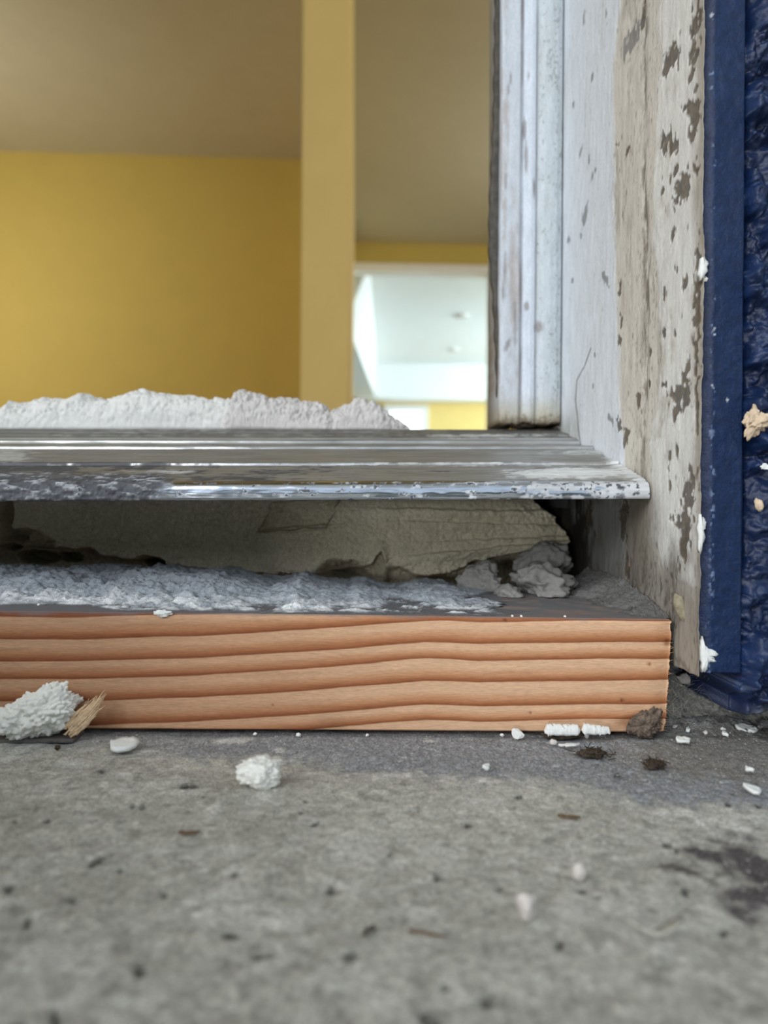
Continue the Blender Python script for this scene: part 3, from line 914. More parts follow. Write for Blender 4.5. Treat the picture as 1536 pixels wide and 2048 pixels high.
def build_smear():
    x0, x1 = -0.22, PY(1056, 1215, .25)[0]
    xs = np.linspace(x0, x1, 560)
    uf, _ = proj(np.stack([xs, 0 * xs + YW + .006, wood_top(xs)], -1))
    q1 = np.stack([xs, 0 * xs, 0 * xs], -1)
    yf = interp(uf, [(-600, YW + .014), (0, YW + .013), (150, YW + .014), (200, YW + .008), (260, YW + .0025), (900, YW + .003), (1000, YW + .005), (1060, YW + .014)]) + .0035 * fbm(q1, 90, 4, 62) + .0015 * fbm(q1, 500, 3, 63)
    yf = np.maximum(yf, YW + .0012)
    x1v = None
    tt = np.linspace(0, 1, 150) ** 1.15
    X, T = np.meshgrid(xs, tt)
    qe = np.stack([0 * T, T * .08, 0 * T], -1)
    sx = (X - x0) / (x1 - x0)
    X = X - sstep(.8, 1, sx) * np.maximum(.003 + .012 * fbm(qe, 120, 4, 64) + .010 * T, 0)
    Y = yf[None, :] + (.3195 - yf[None, :]) * T
    zt = wood_top(X)
    P = np.stack([X, Y, zt], -1)
    q = P.copy()
    n1, n2, n3 = fbm(q, 60, 4, 61), fbm(q, 200, 4, 65), fbm(q, 600, 3, 69)
    w, wb = worley(q, 300, 12), worley(q, 800, 14)
    sil = [(-500, 1146), (0, 1146), (73, 1151), (160, 1153), (228, 1156), (283, 1151), (365, 1156), (433, 1156), (478, 1165), (547, 1176), (601, 1162), (638, 1174), (700, 1180), (715, 1174), (732, 1176), (764, 1185), (805, 1190), (855, 1181), (887, 1177), (923, 1183), (969, 1196), (1005, 1190), (1042, 1208), (1060, 1222), (1300, 1225)]
    uc, _ = proj(np.stack([xs, 0 * xs + .285, wood_top(xs)], -1))
    vs = interp(uc, sil)
    zc = np.array([PY(a, b, .285)[2] for a, b in zip(uc, vs)]) - wood_top(xs)
    zc = np.maximum(zc, .0006)[None, :]
    t = np.clip(T / .62, 0, 1)
    body = zc * (.10 * sstep(0, .04, t) + .90 * sstep(.0, 1, t) ** 1.1)
    amp = np.clip(zc / .004, .75, 1.3) * sstep(0, .10, T)
    h = body + amp * (0.0016 * n1 + .0013 * n2 + .0006 * n3 + .0006 * (.42 - w ** 2) + .0005 * (.4 - wb ** 2) + .0010 * fbm(q * np.array([.35, 1, 1]), 420, 4, 72))
    h = h + sstep(0, .1, T) * (.0008 * np.abs(fbm(q, 350, 4, 67)) + .0004 * (.4 - worley(q, 1300, 15) ** 2))
    h = h * sstep(0, .03, 1 - sx)
    P[..., 2] = zt + np.maximum(h, .00003)
    c = lin(166, 172, 178) + 0 * P
    c = mix(c, lin(128, 132, 136) + 0 * P, sstep(0, .6, n1 + .3 * n2) * .5)
    c = mix(c, lin(240, 241, 241) + 0 * P, (1 - sstep(.08, .34, T)) * sstep(-.35, .2, n2) * .85)  # crumbly front whitened, leaving the back dark as the threshold's shade
    c = mix(c, lin(112, 111, 112) + 0 * P, 1 - sstep(.0002, .0007, h))
    o = sheet('mortar_smear', P, M_smear, lambda R: np.c_[R[:, 0], R[:, 1], wood_top(R[:, 0]) + .00001], col=c)
    tag(o, 'pale rough mortar smeared along the top of the pine board', 'mortar')


build_smear()


def mlump(name, u, v, y, ru, rv, ry, seed, label, cat='mortar', mat=None, **k):
    c = PY(u, v, y)
    s = y / F
    o = lump(name, c, (ru * s, ry, rv * s), mat or M_chunkgrey, seed, **k)
    return tag(o, label, cat)


M_dust = surf('grey_dust', tuple(lin(110, 108, 105)), 0.95, 0.22, 600, 0.6, 1500, 0.0005, spec=0.1)


def build_drift():
    xs = np.linspace(JX - .030, JX - .0003, 110)
    ys = np.linspace(YW + .004, .3215, 170)
    X, Y = np.meshgrid(xs, ys)
    zt = wood_top(X)
    q = np.stack([X, Y, 0 * X], -1)
    n1, n2, n3 = fbm(q, 90, 4, 161), fbm(q, 320, 4, 165), fbm(q, 900, 3, 169)
    S = (X - xs[0]) / (xs[-1] - xs[0])
    q1 = np.stack([0 * Y, Y, 0 * Y], -1)
    wd = np.maximum(.015 + .010 * fbm(q1, 90, 4, 171) + .010 * sstep(.25, .31, Y), .003)
    X = JX - .0003 - wd * (1 - S)
    zt = wood_top(X)
    k = S
    h = k ** 1.5 * (.0075 * sstep(YW, .29, Y) + .0016) + sstep(0, .3, k) * (.0010 * n2 + .0006 * n3 + .0012 * n1)
    e = sstep(0, .06, (Y - ys[0]) / (ys[-1] - ys[0]))
    P = np.stack([X, Y, zt + np.maximum(h * e, .00004)], -1)
    o = sheet('dust_drift', P, M_dust, lambda R: np.c_[R[:, 0], R[:, 1], wood_top(R[:, 0]) + .00002])
    tag(o, 'grey dust drifted on the pine board into the corner of the jamb', 'dust', kind='stuff')


build_drift()

M_chunkgrey = surf('grey_crumbled_mortar', tuple(lin(142, 140, 135)), 0.92, 0.12, 700, 0.5, 1600, 0.0004, spec=0.15)  # mortar colour darkened for lumps standing in the threshold's shadow
tag(lump('mortar_drip', PY(326, 1227, YW - .0001), (.0026, .0009, .0012), M_flake, 44, .6, 2.2, .2, 4, 4), 'small white mortar drip over the top edge of the pine board', 'mortar drip')
for k, (u, v, w_) in enumerate([(16, 1215, 22), (78, 1216, 6), (1035, 1234, 5), (1052, 1233, 5), (1130, 1226, 5)]):
    p = PX(u, v, 0) if False else ray(u, v)
    p = p * ((wood_top(-.0) + .0004) / p[2])
    p = np.array([p[0], min(max(p[1], YW + .003), .30), wood_top(p[0])])
    tag(lump('mortar_grain', p, (w_ * .5 * p[1] / F, .0008, .0006), M_flake, 140 + k, .4, 2, .1, 4, 2), ['long white mortar grain at the front edge of the board near the big chunk', 'tiny white mortar grain on the board edge beside the long grain', 'first of two tiny white grains on the board edge in front of the mortar knob', 'second of two tiny white grains on the board edge in front of the mortar knob', 'lone tiny white grain on the bare board in front of the biggest lump'][k], 'mortar grain')
zwt = wood_top(0.06)
mlump('mortar_lump', 966, 1164, .306, 42, 40, .009, 5, 'rounded knob of mortar standing on the smear beneath the threshold', rough=.6, freq=1.8, grain=.14, gfreq=4, facet=3, sub=5, floor=zwt)
mlump('mortar_lump', 1080, 1174, .298, 68, 42, .013, 8, 'biggest crumbled mortar lump on the board near the foot of the jamb', rough=.6, freq=1.9, grain=.16, gfreq=4.5, facet=2, sub=5, floor=zwt, tilt=-.15)
mlump('mortar_lump', 1088, 1124, .319, 50, 40, .008, 11, 'thin mortar scrap perched behind and above the biggest lump', rough=.55, grain=.12, gfreq=5, sub=5, tilt=.2)
mlump('mortar_lump', 1016, 1192, .290, 26, 24, .008, 14, 'small crumb of mortar wedged between the knob and the biggest lump', rough=.5, grain=.14, gfreq=4, sub=4, floor=zwt)


# ------------------------------------------------------------------ door jamb
def build_jamb():
    zb = PX(1375, 1345, JX)[2]
    zs = np.concatenate([np.linspace(zb, .268, 760), [.5, 2.08]])
    ys = np.concatenate([np.linspace(YJ, YB + .002, 380), [.385, .42]])
    Y, Z = np.meshgrid(ys, zs)
    X = 0 * Y + JX
    P = np.stack([X, Y, Z], -1)
    u, v = proj(P)
    q = P.copy()
    st = np.array([1, 1, .18])
    n1, n2 = fbm(q * st, 130, 4, 71), fbm(q * np.array([1, 1, .35]), 420, 4, 75)
    n3, nb = fbm(q, 900, 3, 79), fbm(q, 120, 4, 83)
    # colours: clean white behind, bare grey-beige band, patchy paint at the outer edge
    e1 = interp(v.ravel(), [(-100, 1248), (0, 1240), (150, 1225), (400, 1229), (600, 1232), (800, 1238), (900, 1250), (2000, 1250)]).reshape(v.shape)
    e2 = interp(v.ravel(), [(-100, 1300), (0, 1322), (200, 1318), (420, 1306), (600, 1316), (700, 1325), (800, 1318), (900, 1300), (960, 1300), (1000, 1308), (1080, 1300), (1140, 1330), (1180, 1392), (2000, 1400)]).reshape(v.shape)
    white = lin(220, 225, 230) + 0 * P
    white = mix(white, lin(212, 212, 210) + 0 * P, sstep(-.1, .7, n1) * .5)
    beige = lin(210, 204, 193) + 0 * P
    beige = mix(beige, lin(172, 164, 151) + 0 * P, sstep(-.1, .6, n1 + .5 * n2) * .75)
    pale = lin(224, 222, 216) + 0 * P
    pale = mix(pale, lin(184, 178, 166) + 0 * P, sstep(.15, .6, n1 * .7 + nb * .6) * .8)
    m1 = sstep(-4, 4, u - e1 + n2 * 6)
    m2 = sstep(-5, 5, u - e2 + n2 * 14 + nb * 10)
    c = mix(mix(white, beige, m1), pale, m2)
    gs = fbm(q * np.array([1, 1, .4]), 1100, 3, 89)
    c = mix(c, lin(120, 110, 98) + 0 * P, m1 * (1 - .6 * m2) * sstep(.22, .55, gs + .35 * n1 + .2 * (1 - sstep(0, 60, np.abs(u - 1288))) - .10) * .5)
    c = mix(c, lin(170, 170, 170) + 0 * P, (1 - m1) * sstep(.30, .6, gs + .3 * n1) * .5)
    # dark weather line down the band
    ln = 1 - sstep(0, 1, np.abs(u - interp(v.ravel(), [(0, 1290), (300, 1284), (450, 1290), (700, 1292), (900, 1285)]).reshape(v.shape)) / (8 + 10 * np.abs(n1)))
    c = mix(c, lin(96, 88, 78) + 0 * P, ln * sstep(-.35, .35, n2 + .2 * n3) * .75 * (v < 1000))
    # outer edge: weathered, browner
    oe = sstep(1372, 1402, u + n1 * 20 + nb * 14)
    c = mix(c, lin(150, 140, 124) + 0 * P, oe * .75)
    # below the sill: dirtier low down, darker toward the back
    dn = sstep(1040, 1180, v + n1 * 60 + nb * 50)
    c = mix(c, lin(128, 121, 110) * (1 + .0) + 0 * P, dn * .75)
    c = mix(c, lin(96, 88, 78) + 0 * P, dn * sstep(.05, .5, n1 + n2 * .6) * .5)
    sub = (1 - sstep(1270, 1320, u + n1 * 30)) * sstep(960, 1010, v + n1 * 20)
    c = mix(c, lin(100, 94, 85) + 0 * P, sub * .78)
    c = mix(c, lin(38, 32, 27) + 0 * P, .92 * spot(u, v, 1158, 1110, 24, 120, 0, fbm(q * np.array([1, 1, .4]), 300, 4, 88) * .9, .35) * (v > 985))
    c = mix(c, lin(120, 108, 90) + 0 * P, spot(u, v, 1290, 1040, 30, 110, 0, n1 * .6, .6) * .5)
    nn = fbm(q * np.array([1, 1, .7]), 520, 4, 87) * 1.5 + n1 * .5
    chips = [(1343, 120, 11, 28, .35), (1336, 292, 13, 22, .1), (1366, 372, 10, 42, .5), (1372, 214, 8, 10, .3), (1345, 348, 5, 13, .4), (1352, 385, 5, 12, .3), (1325, 382, 3, 9, .2),
             (1360, 795, 18, 22, .4), (1345, 790, 16, 10, 0), (1372, 745, 7, 28, .2), (1348, 825, 7, 18, 0), (1327, 590, 3, 12, 0), (1326, 668, 4, 9, 0), (1345, 465, 4, 12, .1), (1370, 565, 4, 14, .1),
             (1352, 535, 5, 7, .2), (1348, 668, 3, 8, 0), (1325, 770, 8, 6, 0), (1238, 575, 2.5, 11, .1), (1240, 645, 2.5, 18, .05), (1237, 678, 3, 12, 0), (1254, 300, 3, 11, .4), (1232, 290, 4, 3, 0),
             (1390, 60, 9, 46, .1), (1387, 130, 6, 26, .2), (1390, 240, 8, 40, .1), (1393, 620, 6, 120, .02), (1393, 800, 4, 50, 0), (1335, 920, 4, 16, 0), (1338, 968, 3, 14, .1), (1355, 955, 2, 6, 0),
             (1376, 990, 14, 34, .3), (1365, 1035, 16, 16, 0), (1368, 1085, 8, 36, .1), (1352, 900, 3, 12, 0), (1250, 875, 4, 16, .2), (1237, 850, 4, 14, -.3), (1276, 800, 5, 14, .2),
             (1245, 1040, 7, 30, .05), (1253, 1130, 4, 24, -.1), (1178, 1025, 5, 30, .05), (1297, 705, 3, 8, 0), (1296, 768, 3, 10, 0), (1283, 40, 3, 30, .1)]
    cm = np.zeros_like(u)
    for (a, b, ru, rv, an) in chips: cm = np.maximum(cm, spot(u, v, a, b, ru * 1.05, rv * 1.1, an, nn, .22))
    cc = mix(lin(92, 78, 58) + 0 * P, lin(64, 57, 50) + 0 * P, sstep(-.3, .4, n3))
    c = mix(c, cc, cm * .85)
    # greyed scratches in the white part
    scr = [(1208, 555, 5, 13, -.5), (1163, 300, 2, 14, .25), (1170, 430, 4, 22, .2), (1185, 352, 2, 10, .2), (1178, 318, 2, 8, .1), (1190, 340, 2, 7, .2), (1137, 480, 2.5, 6, 0), (1145, 562, 2, 5, 0), (1168, 30, 2, 14, .1), (1185, 155, 2, 10, .1),
           (1162, 470, 2, 6, 0), (1190, 710, 2, 5, 0), (1222, 840, 4, 9, -.4), (1147, 208, 2, 8, 0), (1212, 30, 2, 16, 0), (1186, 772, 2, 6, 0), (1260, 80, 9, 36, .4)]
    for (a, b, ru, rv, an) in scr: c = mix(c, lin(112, 110, 110) + 0 * P, spot(u, v, a, b, ru, rv, an, nn * .8, .4) * .75)
    # the long hair crack
    for (a0, b0), (a1, b1) in zip([(1182, 695), (1170, 730), (1154, 760), (1151, 800), (1155, 840), (1158, 872)], [(1170, 730), (1154, 760), (1151, 800), (1155, 840), (1158, 872), (1160, 880)]):
        t = np.clip((v - b0) / (b1 - b0), 0, 1)
        dd = np.abs(u - (a0 + (a1 - a0) * t)) + 40 * ((v < b0) | (v > b1))
        c = mix(c, lin(70, 68, 68) + 0 * P, (1 - sstep(.5, 1.7, dd)) * .8)
    # speckle of pinholes
    wp = worley(q * np.array([1, 1, .5]), 150, 91)
    c = mix(c, lin(86, 80, 72) + 0 * P, (1 - sstep(.05, .14, wp + n3 * .04)) * m1 * .6)
    # grime where the stop trim and sill meet
    gk = sstep(800, 870, v + n1 * 20) * (1 - sstep(1118, 1175, u + n2 * 20)) * (v < 900)
    c = mix(c, lin(130, 124, 104) + 0 * P, gk * .6)
    c = mix(c, lin(74, 67, 58) + 0 * P, dn * sstep(.12, .45, gs + .35 * n1) * .6)
    c = mix(c, lin(70, 64, 56) + 0 * P, dn * (1 - sstep(0, .07, np.abs(fbm(q * np.array([1, 1, .35]), 130, 3, 93)))) * .5)
    fine = (Z < .27) & (Y < YB + .003)
    rel = 0.00025 * m1 - 0.0002 * m2 * m1 + 0.00035 * n1 * m1 + .00016 * n2 + ln * .0004 * (v < 1000) + cm * .0004 * sstep(YJ + .001, YJ + .004, Y) + .0003 * oe * n1
    P[..., 0] = JX + rel * fine
    # ragged outer edge
    rag = (1 - sstep(YJ, YJ + .006, Y)) * (0.0010 * fbm(np.stack([0 * Z, 0 * Z, Z], -1), 90, 4, 95) + .0005 * fbm(np.stack([0 * Z, 0 * Z, Z], -1), 500, 3, 97))
    P[..., 1] += rag
    P[..., 2] += (1 - sstep(zb, zb + .006, Z)) * .0012 * fbm(np.stack([0 * Y, Y, 0 * Y], -1), 140, 3, 99)
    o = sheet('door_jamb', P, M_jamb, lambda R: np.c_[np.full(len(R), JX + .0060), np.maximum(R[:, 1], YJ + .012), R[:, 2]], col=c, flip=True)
    tag(o, 'tall weathered white door jamb with flaking paint beside the navy wall', 'door frame')
    return o


jamb = build_jamb()


# ------------------------------------------------------------------ stop trim: moulded face looking out of the house
def build_stop():
    ul = 998.0
    xl, xr = PY(ul, 500, YB)[0], JX
    W = xr - xl
    # moulding section across the face: (fraction from the inner edge, relief towards the viewer)
    sec = [(0, 0), (0.0, .0040), (.02, .0052), (.04, .0055), (.30, .0057), (.315, .0035), (.34, .0033), (.36, .0045), (.40, .0062), (.47, .0068), (.53, .0062), (.555, .0045), (.57, .0036),
           (.60, .0046), (.68, .0062), (.78, .0064), (.88, .0056), (.95, .0038), (.975, .0034), (.985, -.002), (1.0, -.004)]
    fr_ = np.concatenate([np.linspace(a[0], b[0], 9)[:-1] for a, b in zip(sec[:-1], sec[1:])] + [[1.0]])
    rl_ = np.concatenate([np.linspace(a[1], b[1], 9)[:-1] for a, b in zip(sec[:-1], sec[1:])] + [[-.004]])
    zb = PY(1060, 846, YB - .005)[2]
    zs = np.concatenate([np.linspace(zb, .30, 460), [.5, 2.06]])
    A, Z = np.meshgrid(np.arange(len(fr_)), zs)
    X = xl + W * fr_[A] - 0.0004 * (fr_[A] > .97)
    Y = YB - rl_[A] * .75
    P = np.stack([X, Y, Z], -1)
    q = P.copy()
    u, v = proj(P)
    st = np.array([1, 1, .12])
    n1, n2, n3 = fbm(q * st, 220, 4, 101), fbm(q * np.array([1, 1, .3]), 500, 4, 105), fbm(q, 900, 3, 109)
    fx = fr_[A]
    c = lin(200, 207, 215) + 0 * P
    c = mix(c, lin(212, 220, 230) + 0 * P, ((fx > .35) & (fx < .55)) * .8)
    d1 = ((fx < .33)) * sstep(-.15, .6, n1 + .4 * n2) * .75
    c = mix(c, lin(170, 160, 154) + 0 * P, d1)
    rr_ = (fx > .56) * (.35 + .4 * sstep(-.3, .5, n1 + .4 * n2))
    c = mix(c, lin(188, 196, 196) + 0 * P, rr_)
    gz = fbm(q * np.array([1, 1, .6]), 1100, 3, 111)
    c = mix(c, lin(120, 124, 122) + 0 * P, (fx > .56) * sstep(.22, .5, gz + .25 * n1 + (fx - .8) * .5) * .6)
    gv = np.maximum(1 - sstep(0, .03, np.abs(fx - .335)), 1 - sstep(0, .02, np.abs(fx - .565)))
    c = mix(c, lin(126, 108, 104) + 0 * P, gv * sstep(-.5, .3, n1) * .6)
    c = mix(c, lin(120, 118, 118) + 0 * P, (fx > .40) * (fx < .56) * spot(u, v, 1053, 152, 6, 10, .4, n2, .5) * .7)
    for (a, b, ru, rv, an) in [(1020, 165, 2, 26, .15), (1015, 690, 4, 14, .4), (1078, 655, 9, 12, 0), (1053, 612, 5, 8, 0), (1048, 260, 4, 20, 0), (1052, 320, 3, 30, 0), (1012, 360, 2, 18, .1), (1008, 560, 3, 40, .05), (1030, 640, 4, 40, 0), (1068, 375, 3, 18, 0)]:
        c = mix(c, lin(128, 120, 116) + 0 * P, spot(u, v, a, b, ru, rv, an, n2 * .7, .5) * .7)
    # rot at the foot
    ft = sstep(.018, .0, Z - zb + .004 * n2 + .004 * n1)
    c = mix(c, lin(172, 160, 124) + 0 * P, ft * .7)
    f2 = sstep(.005, .0, Z - zb + .003 * n3 + .0025 * n2)
    c = mix(c, lin(84, 66, 44) + 0 * P, f2 * .85)
    P[..., 1] += (.0003 * n1 + .00022 * n2) * (Z < .31)
    P[..., 2] += (1 - sstep(zb, zb + .008, Z)) * (.0022 * fbm(np.stack([X, 0 * X, 0 * X], -1), 170, 3, 115) + .001 * n3)
    P[..., 0] += .0004 * n1 * (fx < .02) * (Z < .31)
    o = sheet('stop_trim', P, M_jamb, lambda R: np.c_[R[:, 0], np.full(len(R), YB + .030), R[:, 2]], col=c)
    tag(o, 'fluted white stop moulding with a rotted brown foot above the threshold', 'door frame')
    return xl, zb


XST, ZST = build_stop()

# dark weatherstrip hanging along the inner edge of the stop
vs_ = np.linspace(-80, 848, 120)
eu = interp(vs_, [(-80, 992), (0, 991), (200, 988), (300, 985), (420, 979), (500, 979), (560, 984), (620, 988), (700, 992), (780, 995), (848, 997)])
pp = []
for v_, u_ in zip(vs_, eu):
    a = PY(u_ + 1.2 * math.sin(v_ * .11), v_, YB + .0016)
    b = PY(1004, v_, YB + .0016)
    pp.append([a, a + (b - a) * .2 + np.array([0, -.0012, 0]), a + (b - a) * .7 + np.array([0, -.0004, 0]), b])
pp = np.array(pp)[::-1]
tag(sheet('weather_strip', pp, M_rubber, (0, .0035, 0)), 'thin dark grey weather strip peeling from the edge of the stop moulding', 'weather strip')

# crud under the stop's foot
for k, (u, v, ru, rv, lab) in enumerate([(1022, 842, 20, 9, 'brown rotten crumb stuck under the inner corner of the stop moulding'), (1045, 851, 24, 5, 'flat dark scrap of debris lying under the stop moulding'), (1128, 856, 14, 5, 'pale greyish crumb beside the black gap at the jamb')]):
    p = PY(u, v, YB + .001)
    tag(lump('debris_crumb', p, (ru * .367 / F, .003, rv * .367 / F), M_dirt if k < 2 else M_chunkgrey, 40 + k, .6, 2.2, .2, 4, 4), lab, 'debris')


# ------------------------------------------------------------------ navy painted edge of the frame, stucco wall, rough foot
def build_blue():
    xr = PY(1491, 900, YJ)[0]
    zb = PY(1450, 1347, YJ)[2]
    xs = np.linspace(JX + .0010, xr, 90)
    zs = np.concatenate([np.linspace(zb, .18, 460), [.4, 2.1]])
    X, Z = np.meshgrid(xs, zs)
    q = np.stack([X, 0 * X, Z], -1)
    n1, n2, n3 = fbm(q * np.array([1, 1, .5]), 90, 4, 121), fbm(q, 330, 4, 125), fbm(q, 900, 3, 129)
    t = (X - JX) / (xr - JX)
    fine = Z < .19
    Y = YJ + .0006 + .0022 * (1 - sstep(0, .30, t)) + .0012 * sstep(.93, 1, t) + (.0005 * n1 + .00025 * n2) * fine
    P = np.stack([X + .0005 * n1 * (t > .97) * fine, Y, Z], -1)
    u, v = proj(P)
    c = lin(16, 38, 74) + 0 * P
    c = mix(c, lin(24, 48, 84) + 0 * P, sstep(0, .7, n1) * .5)
    c = mix(c, lin(14, 30, 60) + 0 * P, (1 - sstep(.1, .3, t)) * .6)  # bevel beside the jamb painted darker for its shade
    c = mix(c, lin(118, 136, 168) + 0 * P, (1 - sstep(0, .09, np.abs(t - .27 + .06 * n1))) * sstep(.30, .55, n3 + .4 * n2 + interp(v.ravel(), [(0, -.25), (600, -.1), (950, .1), (1300, .18)]).reshape(v.shape)) * .8)
    for (a, b, r_) in [(1425, 662, 4), (1427, 775, 2.5), (1421, 30, 3), (1455, 800, 1.5)]:
        c = mix(c, lin(190, 196, 204) + 0 * P, spot(u, v, a, b, r_, r_ * 1.4, 0, n3 * 2, .4) * .8)
    o = sheet('navy_trim', P, M_blue, lambda R: np.c_[R[:, 0], np.full(len(R), YJ + .012), R[:, 2]], col=c)
    tag(o, 'smooth strip of glossy navy paint between the white jamb and rough stucco', 'trim')
    return xr, zb


XBR, ZBB = build_blue()


def build_stucco():
    x0 = XBR - .0004
    xs = np.concatenate([np.linspace(x0, .20, 210), [.26, .5, 2.6]])
    zb = float(floor_z(.14)) + .0125
    zs = np.concatenate([np.linspace(zb, .165, 560), [.3, 2.6]])
    X, Z = np.meshgrid(xs, zs)
    q = np.stack([X, 0 * X, Z], -1)
    fine = ((X < .21) & (Z < .17)).astype(float)
    n1, n2, n3 = fbm(q, 75, 4, 131), fbm(q, 260, 4, 135), fbm(q, 800, 3, 139)
    w = worley(q * np.array([1, 1, .8]) + .006 * np.stack([n1, 0 * n1, n2], -1), 66, 17)
    lumpy = sstep(.75, .15, w)
    wr = worley(q * np.array([1, 1, 1.4]), 190, 19)
    wq = worley(q + .0015 * np.stack([n2, 0 * n1, n1], -1), 250, 23)
    h = .0075 * lumpy + .0030 * n1 + .0030 * (0.5 - wr ** 1.6) * sstep(-.3, .3, n1 + .2) + .0016 * (.5 - wq ** 2) + .0004 * n2 + .00012 * n3
    # a blade of shadow between the smooth strip and the stucco
    t = X - x0
    u, v = proj(np.stack([X, 0 * X + YJ, Z], -1))
    gap = interp(v.ravel(), [(-200, .4), (300, .8), (640, 1.0), (700, .6), (900, 1.0), (1100, .8), (1250, .5), (1330, .8), (1500, 1.4)]).reshape(v.shape)
    h = h - .006 * gap * (1 - sstep(.0002, .0028, t + .0012 * n1)) + .002 * sstep(1150, 1350, v)
    Z = Z + (1 - sstep(zb, zb + .012, Z)) * (.0030 * n1 + .0016 * n2)
    Y = YJ + .0042 - h * fine - (1 - fine) * .003
    P = np.stack([X, Y, Z], -1)
    c = lin(14, 33, 68) + 0 * P
    c = mix(c, lin(26, 50, 92) + 0 * P, sstep(.1, .7, lumpy * .6 + n2 * .6) * .6)
    c = mix(c, lin(124, 136, 156) + 0 * P, sstep(.55, .75, n3 + n2 * .4 + .12 * sstep(1150, 1400, v)) * .25)
    c = mix(c, lin(92, 92, 90) + 0 * P, sstep(1405, 1445, v + 30 * n2) * .8)
    c = np.where(fine[..., None] > 0, c, lin(18, 36, 70))
    o = sheet('wall_right', P, M_stucco, lambda R: np.c_[R[:, 0], np.full(len(R), .30), R[:, 2]], col=c)
    tag(o, 'rough lumpy navy painted stucco wall beside the door frame', 'wall', kind='structure')


build_stucco()


def build_foot():
    """lumpy grey-blue render under the jamb and the stucco"""
    xs = np.linspace(JX + .0006, .21, 360)
    zt = ZBB + .0002
    zb = float(floor_z(.13)) - .001
    zs = np.linspace(zb, zt, 120)
    X, Z = np.meshgrid(xs, zs)
    q = np.stack([X, 0 * X, Z], -1)
    n1, n2, n3 = fbm(q, 70, 4, 141), fbm(q, 300, 4, 145), fbm(q, 900, 3, 149)
    t = (Z - zb) / (zt - zb)
    wf, wg = worley(q, 170, 43), worley(q, 480, 44)
    out = .015 * (1 - t) ** 1.4 + .003 * n1 + .0018 * n2 + .0006 * n3 + .0028 * (.45 - wf ** 1.5) + .0010 * (.45 - wg ** 2)
    edge = sstep(xs[0], xs[0] + .006, X)
    Y = .2630 - out * (0.4 + .6 * edge)
    P = np.stack([X, Y, Z], -1)
    u, v = proj(P)
    blue = lin(46, 70, 112) + 0 * P
    grey = lin(172, 170, 163) + 0 * P
    m = np.clip((1 - sstep(.20, .55, t + .35 * n2 + .3 * n1)) + (1 - sstep(1345, 1385, u + 30 * n2 + 20 * n1)) * .8, 0, 1)
    c = mix(blue, grey * (1 + .45 * n3 + .3 * n2)[..., None], m)
    c = mix(c, lin(60, 56, 44) + 0 * P, sstep(.15, .5, n1 * .8 + n2 * .5) * .6)
    c = mix(c, lin(186, 186, 182) + 0 * P, sstep(.34, .5, n3 * .8 + n2 * .4) * .7)
    o = sheet('render_foot', P, M_mortar, lambda R: np.c_[R[:, 0], np.full(len(R), .29), R[:, 2]], col=np.clip(c, 0.002, 1))
    tag(o, 'crumbling blue-grey render lump on the concrete under the white jamb', 'render')


build_foot()
# dark timber carrying the jamb inside the wall
box('rough_stud', (JX - .004, .300 + .05, float(floor_z(.1)) - .002), (JX + .012, .42, ZBB + .05), M_black)
tag(bpy.data.objects['rough_stud'], 'dark hidden timber behind the black slot next to the mortar', 'timber')

# ------------------------------------------------------------------ house shell
ZC = PY(300, 310, 4.86)[2]                     # ceiling height
YBK = 4.86
YDW = PY(840, 487, 1)[2]
YDW = ZC / YDW                                 # wall with the white doorway
ZI = .015                                      # inside floor
S_ = lambda o, lab, cat: tag(o, lab, cat, kind='structure')
# front wall of the house round the doorway
S_(box('wall_front', (.42, .30, -.25), (3.0, .42, ZC + .1), M_yellow), 'house front wall inside face beyond the jamb', 'wall')
S_(box('wall_front_above', (-1.5, .22, 2.08), (2.6, .42, ZC + .1), M_yellow), 'wall over the entrance door', 'wall')
S_(box('wall_front_side', (-3.2, .22, -.25), (-1.31, .42, ZC + .1), M_yellow), 'front wall on the far side of the entrance', 'wall')
S_(box('wall_front_core', (JX + .0145, .29, -.08), (.45, .42, 2.09), M_black), 'wall core behind the jamb', 'wall')
S_(box('floor_inside', (-3.2, .44, -.12), (3.0, YDW + .1, ZI), M_floorin), 'brown floor inside the house', 'floor')
S_(box('ceiling', (-3.2, .22, ZC), (3.0, YDW + .1, ZC + .1), M_ceiling), 'plain beige ceiling above the ochre rooms', 'ceiling')
S_(box('wall_left', (-3.2, .42, -.1), (-3.1, YBK + .1, ZC), M_yellow), 'ochre side wall of the front room', 'wall')
S_(box('wall_back', (-3.2, YBK, -.1), (PY(699, 600, YBK)[0], YBK + .1, ZC), M_yellow), 'ochre back wall of the front room below the beige ceiling', 'wall')
S_(box('wall_side', (2.4, .42, -.1), (2.5, YDW, ZC), M_yellow), 'ochre side wall of the hall', 'wall')
pl_, pr_ = PY(602, 500, 1.8)[0], PY(699, 500, 1.8)[0]
S_(box('wall_partition', (pl_, 1.8, -.1), (pr_, YDW, ZC), M_yellow_pale, bevel=.004), 'end of the pale ochre partition wall standing between the two rooms', 'wall')
